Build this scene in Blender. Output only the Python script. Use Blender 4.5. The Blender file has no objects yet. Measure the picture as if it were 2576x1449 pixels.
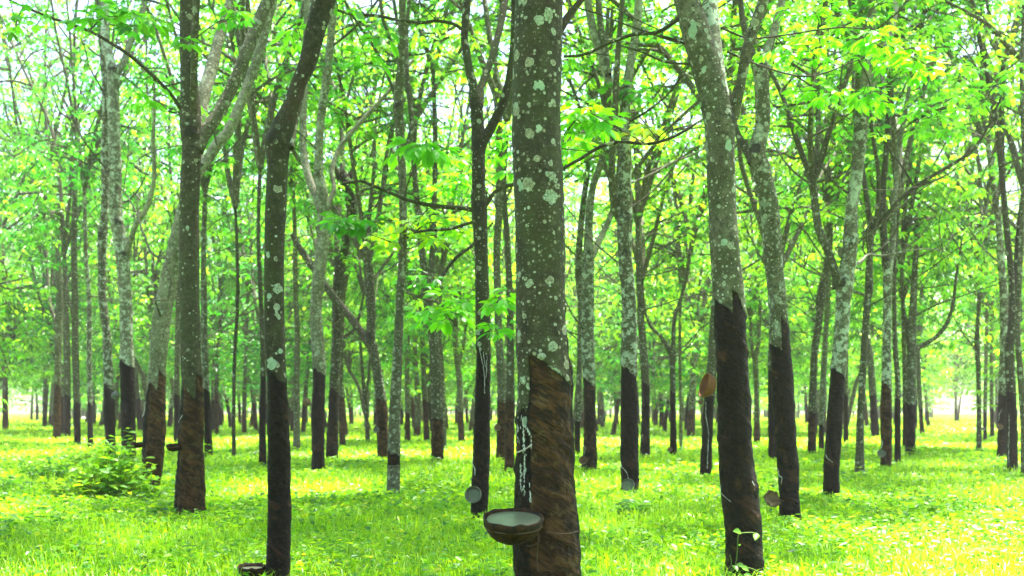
import bpy, math, random
import numpy as np
from mathutils import Vector, Matrix

# ------------------------------------------------------------------ basics
scene = bpy.context.scene
COL = scene.collection
random.seed(7)
RNG = np.random.default_rng(7)
FPX, HZ, CX, CH = 2590.0, 1030.0, 1288.0, 1.0     # focal length in photo units, horizon row, centre column, eye height


def at(x, y, Y):
    """world point seen at photo position (x, y) at the distance Y"""
    return np.array([(x - CX) / FPX * Y, Y, CH - (y - HZ) / FPX * Y])


def dist_of(ybase):
    return FPX * CH / (ybase - HZ)


# ------------------------------------------------------------------ noise
def _hash(ix, iy, iz, seed):
    h = (ix * 374761393 + iy * 668265263 + iz * 2147483647 + seed * 974634777) & 0xFFFFFFFF
    h = ((h ^ (h >> 13)) * 1274126177) & 0xFFFFFFFF
    h = (h ^ (h >> 16)) & 0xFFFF
    return h / 65535.0


def vnoise(p, scale, seed=0):
    q = np.asarray(p, dtype=np.float64) * scale
    i = np.floor(q).astype(np.int64)
    f = q - i
    f = f * f * (3 - 2 * f)
    r = 0
    for dx in (0, 1):
        for dy in (0, 1):
            for dz in (0, 1):
                w = (f[:, 0] if dx else 1 - f[:, 0]) * (f[:, 1] if dy else 1 - f[:, 1]) * (f[:, 2] if dz else 1 - f[:, 2])
                r = r + w * _hash(i[:, 0] + dx, i[:, 1] + dy, i[:, 2] + dz, seed)
    return r * 2 - 1


def fbm(p, scale, seed=0, octv=3):
    r, a = 0, 1.0
    for k in range(octv):
        r = r + a * vnoise(p, scale * 2 ** k, seed + k * 17)
        a *= 0.5
    return r


def sstep(a, b, x):
    t = np.clip((x - a) / (b - a), 0, 1)
    return t * t * (3 - 2 * t)


# ------------------------------------------------------------------ mesh collecting
class MB:
    def __init__(s):
        s.v, s.f, s.n, s.at, s.fm = [], [], 0, {}, []

    def add(s, verts, faces, mat=0, **attrs):
        """verts (n,3); faces (m,3|4) int; attrs: per-vertex arrays or constants"""
        verts = np.asarray(verts, dtype=np.float32)
        faces = np.asarray(faces, dtype=np.int64)
        n = len(verts)
        DIM = {'gv': 3, 'col': 4}
        for k in attrs:
            if k not in s.at:
                s.at[k] = []
                if s.n:
                    s.at[k].append(np.zeros((s.n, DIM[k]) if k in DIM else s.n, dtype=np.float32))
        for k in s.at:
            a = np.asarray(attrs.get(k, 0.0), dtype=np.float32)
            if k in DIM:
                a = np.broadcast_to(a, (n, DIM[k])).copy()
            elif a.ndim == 0:
                a = np.full(n, float(a), dtype=np.float32)
            s.at[k].append(a)
        s.v.append(verts)
        s.f.append(faces + s.n)
        s.fm.append(np.full(len(faces), mat, dtype=np.int32))
        s.n += n

    def mesh(s, name, mats, smooth=True):
        me = bpy.data.meshes.new(name)
        V = np.concatenate(s.v)
        counts, idx = [], []
        for f in s.f:
            counts.append(np.full(len(f), f.shape[1], dtype=np.int32))
            idx.append(f.reshape(-1).astype(np.int32))
        counts = np.concatenate(counts)
        idx = np.concatenate(idx)
        me.vertices.add(len(V))
        me.vertices.foreach_set('co', V.reshape(-1))
        me.loops.add(len(idx))
        me.loops.foreach_set('vertex_index', idx)
        me.polygons.add(len(counts))
        me.polygons.foreach_set('loop_start', np.concatenate([[0], np.cumsum(counts)[:-1]]).astype(np.int32))
        me.polygons.foreach_set('loop_total', counts)
        for m in (mats if isinstance(mats, (list, tuple)) else [mats]):
            me.materials.append(m)
        me.polygons.foreach_set('material_index', np.concatenate(s.fm))
        me.polygons.foreach_set('use_smooth', np.full(len(counts), smooth, dtype=bool))
        for k, parts in s.at.items():
            a = np.concatenate(parts)
            if a.ndim == 1:
                t = me.attributes.new(k, 'FLOAT', 'POINT')
                t.data.foreach_set('value', a)
            elif a.shape[1] == 3:
                t = me.attributes.new(k, 'FLOAT_VECTOR', 'POINT')
                t.data.foreach_set('vector', a.reshape(-1))
            else:
                t = me.attributes.new(k, 'FLOAT_COLOR', 'POINT')
                t.data.foreach_set('color', a.reshape(-1))
        me.update(calc_edges=True)
        return me

    def build(s, name, mats, parent=None, loc=(0, 0, 0), smooth=True):
        o = bpy.data.objects.new(name, s.mesh(name, mats, smooth))
        COL.objects.link(o)
        o.location = loc
        if parent is not None:
            o.parent = parent
        return o


def tag(o, label=None, cat=None, group=None, kind=None):
    if label and len(label.split()) > 16: print('LONG', len(label.split()), label)
    if label: o['label'] = label
    if cat: o['category'] = cat
    if group: o['group'] = group
    if kind: o['kind'] = kind
    return o


def thing(name, label, cat, loc=(0, 0, 0), group=None):
    o = bpy.data.objects.new(name, None)
    o.empty_display_size = 0.2
    COL.objects.link(o)
    o.location = loc
    return tag(o, label, cat, group)


def inst(src, parent, loc=(0, 0, 0), rz=0, sc=(1, 1, 1), tilt=(0, 0)):
    c = src.copy()
    COL.objects.link(c)
    c.parent = parent
    c.location = loc
    c.rotation_euler = (tilt[0], tilt[1], rz)
    c.scale = sc
    return c


# ------------------------------------------------------------------ curves and tubes
def resample(P, R, step):
    P = np.asarray(P, float); R = np.asarray(R, float)
    n = len(P)
    if n == 1:
        return P, R
    E = np.vstack([2 * P[0] - P[1], P, 2 * P[-1] - P[-2]])
    ER = np.concatenate([[R[0]], R, [R[-1]]])
    op, orr = [], []
    for i in range(n - 1):
        p0, p1, p2, p3 = E[i], E[i + 1], E[i + 2], E[i + 3]
        m = max(2, int(np.linalg.norm(p2 - p1) / step))
        # centripetal-ish tangents scaled by the neighbouring lengths, so uneven spacing does not overshoot
        d1 = np.linalg.norm(p2 - p1) + 1e-9
        t1 = (p2 - p0) / (np.linalg.norm(p2 - p1) + np.linalg.norm(p1 - p0) + 1e-9) * d1
        t2 = (p3 - p1) / (np.linalg.norm(p3 - p2) + np.linalg.norm(p2 - p1) + 1e-9) * d1
        for t in np.linspace(0, 1, m, endpoint=False):
            t_2, t_3 = t * t, t * t * t
            op.append((2 * t_3 - 3 * t_2 + 1) * p1 + (t_3 - 2 * t_2 + t) * t1 + (-2 * t_3 + 3 * t_2) * p2 + (t_3 - t_2) * t2)
            s = t_2 * (3 - 2 * t)
            orr.append(ER[i + 1] * (1 - s) + ER[i + 2] * s)
    op.append(P[-1]); orr.append(R[-1])
    return np.array(op), np.array(orr)


def frames(C):
    T = np.gradient(C, axis=0)
    T /= np.linalg.norm(T, axis=1)[:, None] + 1e-12
    ref = np.array([1.0, 0, 0]) if abs(T[0, 0]) < 0.9 else np.array([0, 0, 1.0])
    A = np.zeros_like(C)
    a = ref
    for i in range(len(C)):
        a = a - T[i] * np.dot(a, T[i])
        a = a / (np.linalg.norm(a) + 1e-12)
        A[i] = a
    B = np.cross(T, A)
    return T, A, B


def tube(C, R, seg, cap=True):
    """returns verts (rings*(seg+1)), faces, theta per vertex, ring index; the seam lies at the back"""
    T, A, B = frames(C)
    th = np.linspace(0, 2 * math.pi, seg + 1) + math.pi / 2
    cs, sn = np.cos(th), np.sin(th)
    n = len(C)
    V = C[:, None, :] + R[:, None, None] * (A[:, None, :] * cs[None, :, None] + B[:, None, :] * sn[None, :, None])
    i = np.arange(n - 1)[:, None] * (seg + 1)
    j = np.arange(seg)[None, :]
    a = i + j
    F = np.stack([a, a + 1, a + seg + 2, a + seg + 1], axis=-1).reshape(-1, 4)
    dirs = (A[:, None, :] * cs[None, :, None] + B[:, None, :] * sn[None, :, None]).reshape(-1, 3)
    return V.reshape(-1, 3), F, np.tile(th, n), np.repeat(np.arange(n), seg + 1), dirs


def thin_tube(mb, P, R, seg=5, step=0.08, mat=0, **attrs):
    C, RR = resample(P, R, step)
    V, F, th, ri, d = tube(C, RR, seg)
    mb.add(V, F, mat, **attrs)
    return C


# ------------------------------------------------------------------ materials
def new_mat(name):
    m = bpy.data.materials.new(name)
    m.use_nodes = True
    m.node_tree.nodes.clear()
    return m


class NT:
    def __init__(s, m):
        s.t = m.node_tree

    def n(s, typ, **kw):
        o = s.t.nodes.new(typ)
        for k, v in kw.items():
            if k.startswith('i_'):
                o.inputs[k[2:].replace('_', ' ')].default_value = v
            else:
                setattr(o, k, v)
        return o

    def l(s, a, b):
        s.t.links.new(a, b)

    def math(s, op, a, b=None, clamp=False):
        o = s.t.nodes.new('ShaderNodeMath'); o.operation = op; o.use_clamp = clamp
        for k, v in ((0, a), (1, b)):
            if v is None: continue
            if isinstance(v, (int, float)): o.inputs[k].default_value = v
            else: s.l(v, o.inputs[k])
        return o.outputs[0]

    def ramp(s, x, a, b, lo=0.0, hi=1.0):
        o = s.t.nodes.new('ShaderNodeMapRange'); o.interpolation_type = 'SMOOTHSTEP'
        s.l(x, o.inputs[0])
        for k, v in ((1, a), (2, b), (3, lo), (4, hi)):
            if isinstance(v, (int, float)): o.inputs[k].default_value = v
            else: s.l(v, o.inputs[k])
        return o.outputs[0]

    def mix(s, fac, a, b):
        o = s.t.nodes.new('ShaderNodeMix'); o.data_type = 'RGBA'
        for k, v in ((0, fac), (6, a), (7, b)):
            if isinstance(v, (int, float)): o.inputs[k].default_value = v
            elif isinstance(v, tuple): o.inputs[k].default_value = (*v, 1)
            else: s.l(v, o.inputs[k])
        return o.outputs[2]

    def attr(s, name, typ='GEOMETRY'):
        o = s.t.nodes.new('ShaderNodeAttribute'); o.attribute_name = name; o.attribute_type = typ
        return o

    def noise(s, vec, scale, detail=3, rough=0.55, dist=0.0):
        o = s.t.nodes.new('ShaderNodeTexNoise')
        s.l(vec, o.inputs['Vector'])
        o.inputs['Scale'].default_value = scale; o.inputs['Detail'].default_value = detail
        o.inputs['Roughness'].default_value = rough; o.inputs['Distortion'].default_value = dist
        return o.outputs[0]


def bark_material():
    m = new_mat('bark'); N = NT(m)
    tc = N.n('ShaderNodeTexCoord').outputs['Object']
    tone = N.attr('tone').outputs['Fac']; lich = N.attr('lich').outputs['Fac']
    pd = N.attr('pd').outputs['Fac']; pb = N.attr('pb').outputs['Fac']; knot = N.attr('knot').outputs['Fac']
    gv = N.attr('gv').outputs['Vector']
    # wobbled coordinates so the lichen rims are uneven
    wn = N.n('ShaderNodeTexNoise'); wn.inputs['Scale'].default_value = 30; wn.inputs['Detail'].default_value = 4
    N.l(tc, wn.inputs['Vector'])
    sub = N.n('ShaderNodeVectorMath', operation='SUBTRACT'); N.l(wn.outputs['Color'], sub.inputs[0]); sub.inputs[1].default_value = (.5, .5, .5)
    scl = N.n('ShaderNodeVectorMath', operation='SCALE'); N.l(sub.outputs[0], scl.inputs[0]); scl.inputs['Scale'].default_value = 0.034
    add = N.n('ShaderNodeVectorMath', operation='ADD'); N.l(tc, add.inputs[0]); N.l(scl.outputs[0], add.inputs[1])
    wn2 = N.n('ShaderNodeTexNoise'); wn2.inputs['Scale'].default_value = 9; wn2.inputs['Detail'].default_value = 2
    N.l(tc, wn2.inputs['Vector'])
    sub2 = N.n('ShaderNodeVectorMath', operation='SUBTRACT'); N.l(wn2.outputs['Color'], sub2.inputs[0]); sub2.inputs[1].default_value = (.5, .5, .5)
    scl2 = N.n('ShaderNodeVectorMath', operation='SCALE'); N.l(sub2.outputs[0], scl2.inputs[0]); scl2.inputs['Scale'].default_value = 0.085
    add2 = N.n('ShaderNodeVectorMath', operation='ADD'); N.l(add.outputs[0], add2.inputs[0]); N.l(scl2.outputs[0], add2.inputs[1])
    wc = add2.outputs[0]
    n1 = N.noise(tc, 3.2, 5, 0.6); n2 = N.noise(tc, 17, 5, 0.65); n3 = N.noise(tc, 85, 4, 0.6)
    # stretched horizontal wrinkles of smooth bark
    mp = N.n('ShaderNodeMapping'); mp.inputs['Scale'].default_value = (1, 1, 9); N.l(tc, mp.inputs[0])
    wr = N.noise(mp.outputs[0], 9, 4, 0.6)
    dark, mid, pale = (0.019, 0.016, 0.009), (0.064, 0.060, 0.036), (0.31, 0.305, 0.22)
    t2 = N.math('ADD', tone, N.math('MULTIPLY', N.math('SUBTRACT', n2, 0.5), 0.55))
    c = N.mix(N.ramp(t2, 0.05, 0.5), dark, mid)
    c = N.mix(N.ramp(t2, 0.5, 1.0), c, pale)
    mo = N.noise(tc, 30, 5, 0.7)
    c = N.mix(N.math('MULTIPLY', N.ramp(mo, 0.50, 0.36), 0.7), c, (0.011, 0.0095, 0.0055))
    c = N.mix(N.math('MULTIPLY', N.ramp(mo, 0.54, 0.66), N.ramp(tone, 0.05, 0.6, 0.25, 0.6)), c, (0.15, 0.14, 0.085))
    # red-brown and mossy clouds
    c = N.mix(N.math('MULTIPLY', N.ramp(n1, 0.50, 0.66), 0.45), c, (0.050, 0.030, 0.017))
    nm = N.noise(tc, 2.1, 5, 0.65)
    c = N.mix(N.math('MULTIPLY', N.ramp(nm, 0.45, 0.60), 0.6), c, (0.036, 0.046, 0.014))
    c = N.mix(N.math('MULTIPLY', N.ramp(wr, 0.55, 0.7), 0.35), c, (0.04, 0.033, 0.022))
    # fine pale speckle
    c = N.mix(N.math('MULTIPLY', N.ramp(n3, 0.60, 0.68), N.math('MULTIPLY', lich, 0.55)), c, (0.42, 0.44, 0.34))
    # round lichens: big and small
    def wob(k):
        sc_ = N.n('ShaderNodeVectorMath', operation='SCALE'); N.l(sub.outputs[0], sc_.inputs[0]); sc_.inputs['Scale'].default_value = k
        ad_ = N.n('ShaderNodeVectorMath', operation='ADD'); N.l(tc, ad_.inputs[0]); N.l(sc_.outputs[0], ad_.inputs[1])
        return ad_.outputs[0]

    def spots(scale, rmin, rmax, col_a, col_b, thresh, ring):
        nonlocal c
        vo = N.n('ShaderNodeTexVoronoi'); vo.inputs['Scale'].default_value = scale; vo.inputs['Randomness'].default_value = 1
        N.l(wob(0.42 / scale), vo.inputs['Vector'])
        sep = N.n('ShaderNodeSeparateColor'); N.l(vo.outputs['Color'], sep.inputs[0])
        on = N.ramp(N.math('SUBTRACT', N.math('ADD', lich, thresh), sep.outputs[0]), 0.0, 0.02)
        rad = N.ramp(sep.outputs[1], 0, 1, rmin, rmax)
        d = N.math('SUBTRACT', rad, vo.outputs['Distance'])
        k = N.math('MULTIPLY', N.ramp(d, 0.0, 0.035), on)
        cc = N.mix(N.ramp(sep.outputs[2], 0.35, 0.65), col_a, col_b)
        cc = N.mix(N.math('MULTIPLY', N.ramp(n3, 0.42, 0.62), 0.6), cc, (0.17, 0.17, 0.11))
        cc = N.mix(N.math('MULTIPLY', N.ramp(d, 0.09, 0.03), ring), cc, (0.55, 0.62, 0.50))
        c = N.mix(N.math('MULTIPLY', k, N.ramp(N.noise(tc, 110, 4, 0.75), 0.34, 0.56, 0.15, 0.88)), c, cc)
        return k
    k1 = spots(9.5, 0.08, 0.36, (0.26, 0.265, 0.18), (0.28, 0.36, 0.27), -0.12, 0.3)
    k2 = spots(20, 0.10, 0.46, (0.32, 0.385, 0.29), (0.30, 0.30, 0.21), 0.06, 0.3)
    k3 = spots(46, 0.10, 0.44, (0.42, 0.46, 0.36), (0.30, 0.29, 0.2), -0.08, 0.0)
    # crust of lichen on the palest stems
    cr = N.noise(wc, 10, 5, 0.62)
    th = N.math('SUBTRACT', 0.86, N.math('MULTIPLY', lich, 0.50))
    kc = N.math('MULTIPLY', N.ramp(N.math('SUBTRACT', cr, th), 0.0, 0.04), N.ramp(lich, 0.55, 0.75))
    c = N.mix(N.math('MULTIPLY', kc, 0.85), c, N.mix(n2, (0.60, 0.66, 0.54), (0.38, 0.48, 0.37)))
    # knots and fork collars
    kn = N.ramp(N.math('ADD', knot, N.math('MULTIPLY', N.math('SUBTRACT', n2, 0.5), 2.2)), 0.50, 0.85)
    c = N.mix(N.math('MULTIPLY', kn, 0.9), c, (0.018, 0.015, 0.012))
    # tapped panel
    edge = N.math('ADD', pd, N.math('ADD', N.math('MULTIPLY', N.math('SUBTRACT', n2, 0.5), 0.035), N.math('MULTIPLY', N.math('SUBTRACT', N.noise(tc, 50, 3, 0.6), 0.5), 0.025)))
    pm = N.ramp(edge, 0.0, 0.007)
    mg = N.n('ShaderNodeMapping'); mg.inputs['Scale'].default_value = (70, 14, 14); N.l(gv, mg.inputs[0])
    gr = N.noise(mg.outputs[0], 1.0, 4, 0.6, 0.4)
    mg2 = N.n('ShaderNodeMapping'); mg2.inputs['Scale'].default_value = (14, 5, 5); N.l(gv, mg2.inputs[0])
    gl = N.noise(mg2.outputs[0], 1.0, 5, 0.62, 0.6)
    rust = N.mix(N.ramp(gl, 0.4, 0.62), (0.026, 0.012, 0.006), (0.092, 0.042, 0.016))
    tan = N.mix(N.ramp(n2, 0.50, 0.68), rust, (0.10, 0.064, 0.026))
    blk = N.mix(N.ramp(N.noise(tc, 38, 6, 0.75), 0.44, 0.66), (0.0035, 0.0027, 0.0022), (0.025, 0.0145, 0.008))
    bx = N.math('ADD', pb, N.math('MULTIPLY', N.math('SUBTRACT', N.noise(tc, 9, 6, 0.7), 0.5), 2.3))
    pc = N.mix(N.ramp(bx, 0.30, 0.75), blk, tan)
    pc = N.mix(N.math('MULTIPLY', N.math('MULTIPLY', N.ramp(gr, 0.52, 0.42), N.ramp(N.noise(tc, 5, 4, 0.6), 0.40, 0.58)), 0.85), pc, (0.012, 0.010, 0.008))
    pc = N.mix(N.math('MULTIPLY', N.ramp(N.math('SUBTRACT', gl, n1), 0.12, 0.2), 0.35), pc, (0.085, 0.035, 0.02))
    pc = N.mix(N.ramp(edge, 0.018, 0.002), pc, (0.010, 0.008, 0.007))
    c = N.mix(pm, c, pc)
    ls = N.math('SUBTRACT', N.attr('ls').outputs['Fac'], 1.0)
    lk = N.ramp(N.math('ADD', ls, N.math('ADD', N.math('MULTIPLY', N.math('SUBTRACT', wn2.outputs[0], 0.5), 0.6), N.math('MULTIPLY', N.math('SUBTRACT', wn.outputs[0], 0.5), 1.3))), 0.0, 0.05)
    lc = N.mix(N.ramp(n2, 0.45, 0.65), (0.22, 0.32, 0.23), (0.31, 0.38, 0.29))
    lc = N.mix(N.math('MULTIPLY', N.ramp(n3, 0.5, 0.66), 0.5), lc, (0.17, 0.20, 0.13))
    c = N.mix(N.math('MULTIPLY', lk, 0.92), c, lc)
    bs = N.n('ShaderNodeBsdfPrincipled')
    N.l(c, bs.inputs['Base Color'])
    N.l(N.mix(pm, (.85, .85, .85), N.mix(n2, (.42, .42, .42), (.85, .85, .85))), bs.inputs['Roughness'])
    N.l(N.ramp(pm, 0, 1, 0.2, 0.10), bs.inputs['Specular IOR Level'])
    # relief
    h = N.math('ADD', N.math('MULTIPLY', n3, 0.0035), N.math('MULTIPLY', n2, 0.006))
    h = N.math('ADD', h, N.math('MULTIPLY', wr, 0.004))
    h = N.math('ADD', h, N.math('MULTIPLY', N.math('MAXIMUM', N.math('MAXIMUM', k1, k2), k3), 0.0022))
    hp = N.math('ADD', N.math('MULTIPLY', gr, 0.034), N.math('MULTIPLY', gl, 0.05))
    hp = N.math('ADD', hp, N.math('ADD', N.math('MULTIPLY', n3, 0.010), N.math('MULTIPLY', n2, 0.02)))
    hh = N.n('ShaderNodeMix', data_type='FLOAT'); N.l(pm, hh.inputs[0]); N.l(h, hh.inputs[2]); N.l(hp, hh.inputs[3])
    bp = N.n('ShaderNodeBump'); bp.inputs['Strength'].default_value = 0.9; bp.inputs['Distance'].default_value = 1.0
    N.l(hh.outputs[0], bp.inputs['Height']); N.l(bp.outputs[0], bs.inputs['Normal'])
    out = N.n('ShaderNodeOutputMaterial'); N.l(bs.outputs[0], out.inputs[0])
    return m


def leaf_material(name, transl=0.55, gloss=0.06, refl=1.0, tint_prop=True):
    """every leaf carries its own colour ('col'); the tree's 'tint' leans it to yellow (1) or to blue green (0)"""
    m = new_mat(name); N = NT(m)
    col = N.attr('col').outputs['Color']
    c = col
    if tint_prop:
        tint = N.attr('tint', 'OBJECT').outputs['Fac']
        hs = N.n('ShaderNodeHueSaturation')
        N.l(N.ramp(tint, 0.0, 1.0, 0.528, 0.470), hs.inputs['Hue'])
        hs.inputs['Saturation'].default_value = 1.0
        N.l(N.ramp(tint, 0.0, 1.0, 0.95, 1.55), hs.inputs['Value'])
        N.l(col, hs.inputs['Color'])
        c = hs.outputs[0]
    df = N.n('ShaderNodeBsdfDiffuse'); N.l(c, df.inputs[0])
    tcol = N.n('ShaderNodeMix', data_type='RGBA', blend_type='MULTIPLY'); tcol.inputs[0].default_value = 1
    N.l(c, tcol.inputs[6]); tcol.inputs[7].default_value = (2.6, 2.42, 0.85, 1)
    tr = N.n('ShaderNodeBsdfTranslucent'); N.l(tcol.outputs[2], tr.inputs[0])
    mx = N.n('ShaderNodeMixShader'); mx.inputs[0].default_value = transl
    N.l(df.outputs[0], mx.inputs[1]); N.l(tr.outputs[0], mx.inputs[2])
    gl = N.n('ShaderNodeBsdfGlossy'); gl.inputs['Roughness'].default_value = 0.38
    gl.inputs['Color'].default_value = (0.9, 1.0, 0.9, 1)
    m2 = N.n('ShaderNodeMixShader'); m2.inputs[0].default_value = gloss
    N.l(mx.outputs[0], m2.inputs[1]); N.l(gl.outputs[0], m2.inputs[2])
    out = N.n('ShaderNodeOutputMaterial'); N.l(m2.outputs[0], out.inputs[0])
    return m


def simple_mat(name, col, rough=0.6, spec=0.4, noise=None, bump=0.0, scale=30):
    m = new_mat(name); N = NT(m)
    tc = N.n('ShaderNodeTexCoord').outputs['Object']
    bs = N.n('ShaderNodeBsdfPrincipled'); bs.inputs['Roughness'].default_value = rough; bs.inputs['Specular IOR Level'].default_value = spec
    if noise:
        n = N.noise(tc, scale, 5, 0.65)
        N.l(N.mix(N.ramp(n, 0.38, 0.64), col, noise), bs.inputs['Base Color'])
        if bump:
            bp = N.n('ShaderNodeBump'); bp.inputs['Distance'].default_value = bump; N.l(n, bp.inputs['Height']); N.l(bp.outputs[0], bs.inputs['Normal'])
    else:
        bs.inputs['Base Color'].default_value = (*col, 1)
    out = N.n('ShaderNodeOutputMaterial'); N.l(bs.outputs[0], out.inputs[0])
    return m


def soil_material():
    m = new_mat('turf'); N = NT(m)
    tc = N.n('ShaderNodeTexCoord').outputs['Object']
    a = N.noise(tc, 1.3, 5, 0.6); b = N.noise(tc, 14, 5, 0.7)
    c = N.mix(N.ramp(b, 0.35, 0.65), (0.06, 0.13, 0.008), (0.15, 0.26, 0.012))
    c = N.mix(N.math('MULTIPLY', N.ramp(a, 0.55, 0.7), 0.5), c, (0.16, 0.17, 0.03))
    bs = N.n('ShaderNodeBsdfDiffuse'); N.l(c, bs.inputs[0])
    bp = N.n('ShaderNodeBump'); bp.inputs['Distance'].default_value = 0.06; N.l(b, bp.inputs['Height']); N.l(bp.outputs[0], bs.inputs['Normal'])
    out = N.n('ShaderNodeOutputMaterial'); N.l(bs.outputs[0], out.inputs[0])
    return m


BARK = bark_material()
LEAF = leaf_material('leaf', 0.55, 0.05)
WEED = leaf_material('weed_leaf', 0.45, 0.03, tint_prop=False)
GRASS = leaf_material('grass_blade', 0.42, 0.025, tint_prop=False)
SOIL = soil_material()
LATEX = simple_mat('white_latex', (0.62, 0.64, 0.60), 0.4, 0.4, (0.34, 0.36, 0.32), 0.002, 60)
POOL = simple_mat('latex_pool', (0.085, 0.097, 0.062), 0.3, 0.25, (0.115, 0.125, 0.082), 0.0, 8)
SHELL = simple_mat('coconut_shell', (0.006, 0.004, 0.003), 0.7, 0.15, (0.038, 0.015, 0.006), 0.006, 28)
CLAY = simple_mat('clay_bowl', (0.115, 0.040, 0.015), 0.7, 0.2, (0.16, 0.062, 0.024), 0.002, 18)
GREYBOWL = simple_mat('grey_bowl', (0.075, 0.080, 0.068), 0.6, 0.3, (0.14, 0.145, 0.12), 0.002, 25)
BROWNBOWL = simple_mat('brown_bowl', (0.085, 0.046, 0.024), 0.6, 0.3, (0.18, 0.105, 0.06), 0.002, 22)
WIRE = simple_mat('rusty_wire', (0.085, 0.05, 0.032), 0.7, 0.3)
TIN = simple_mat('tin_spout', (0.55, 0.52, 0.48), 0.4, 0.5, (0.25, 0.2, 0.17), 0.0, 40)

# ------------------------------------------------------------------ leaves
GREENS = np.array([[0.032, 0.148, 0.010], [0.056, 0.195, 0.009], [0.082, 0.230, 0.008], [0.014, 0.085, 0.020], [0.115, 0.250, 0.008]])


def pick_cols(n, rng, w=(0.3, 0.33, 0.17, 0.14, 0.06), pal=GREENS, jit=0.28):
    c = pal[rng.choice(len(pal), n, p=np.array(w) / sum(w))] * (1 + rng.normal(0, jit, (n, 1)))
    c = np.clip(c, 0.004, 0.9)
    return np.hstack([c, np.ones((n, 1))])


def unit(v):
    return v / (np.linalg.norm(v, axis=-1, keepdims=True) + 1e-12)


def leaflets(mb, base, d, up, L, Wd, col, fold=0.25, droop=0.25, mat=0, fine=False):
    """folded pointed leaves: base (n,3), direction d, normal up, length L, width Wd"""
    n = len(base)
    d = unit(d); side = unit(np.cross(d, up)); nrm = unit(np.cross(side, d))
    L = np.asarray(L).reshape(-1, 1); Wd = np.asarray(Wd).reshape(-1, 1)
    if fine:
        ts = [(0.0, 0.02), (0.22, 0.55), (0.5, 1.0), (0.78, 0.72), (1.0, 0.02)]
        rows = []
        for t, w in ts:
            c = base + d * L * t - nrm * L * droop * t * t
            rows.append((c + side * Wd * .5 * w + nrm * Wd * fold * w, c, c - side * Wd * .5 * w + nrm * Wd * fold * w))
        V = np.stack([p for r in rows for p in r], axis=1)          # n,15,3
        F = []
        for k in range(4):
            a = k * 3
            F += [[a, a + 1, a + 4, a + 3], [a + 1, a + 2, a + 5, a + 4]]
        nv = 15
    else:
        tip = base + d * L - nrm * L * droop
        m1 = base + d * L * 0.34 - nrm * L * droop * 0.1
        m2 = base + d * L * 0.72 - nrm * L * droop * 0.5
        up_ = nrm * Wd * fold
        V = np.stack([base, m1 + side * Wd * 0.46 + up_, m2 + side * Wd * 0.40 + up_, tip, m2 - side * Wd * 0.40 + up_, m1 - side * Wd * 0.46 + up_], axis=1)
        F = [[0, 1, 2, 3], [0, 3, 4, 5]]
        nv = 6
    F = (np.array(F)[None] + (np.arange(n) * nv)[:, None, None]).reshape(-1, 4)
    mb.add(V.reshape(-1, 3), F, mat, col=np.repeat(col, nv, axis=0))


def whorls(mb, P, rng, nleaf=(5, 8), pet=0.14, L=0.15, Wd=0.055, cols=None, tilt=(-0.25, 0.35), fine=False, stems=None, w=(0.3, 0.33, 0.17, 0.14, 0.06)):
    """umbrella of trifoliate leaves at each point"""
    B, D, LL, CC = [], [], [], []
    for p in P:
        n = rng.integers(*nleaf)
        az0 = rng.uniform(0, 6.28)
        cw = pick_cols(1, rng, w)[0] if cols is None else cols[rng.integers(len(cols))]
        for k in range(n):
            az = az0 + k * 6.283 / n + rng.normal(0, 0.2)
            el = rng.uniform(*tilt)
            pd_ = np.array([math.cos(az) * math.cos(el), math.sin(az) * math.cos(el), math.sin(el)])
            e = p + pd_ * pet * rng.uniform(0.6, 1.2)
            if stems is not None:
                stems.append((p, e))
            for da in (-0.75, 0.0, 0.75):
                a2 = az + da + rng.normal(0, 0.12)
                el2 = el - rng.uniform(0.1, 0.5)
                B.append(e); D.append((math.cos(a2) * math.cos(el2), math.sin(a2) * math.cos(el2), math.sin(el2)))
                LL.append(L * rng.uniform(0.65, 1.15))
                c = cw * (1 + rng.normal(0, 0.16)); c[3] = 1
                CC.append(np.clip(c, 0.004, 1))
    n = len(B)
    if not n:
        return
    LL = np.array(LL)
    up = np.array([0, 0, 1.0]) + rng.normal(0, 0.3, (n, 3))
    leaflets(mb, np.array(B), np.array(D), up, LL, LL * (Wd / L), np.array(CC), fold=0.12, droop=0.22, fine=fine)


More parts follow.
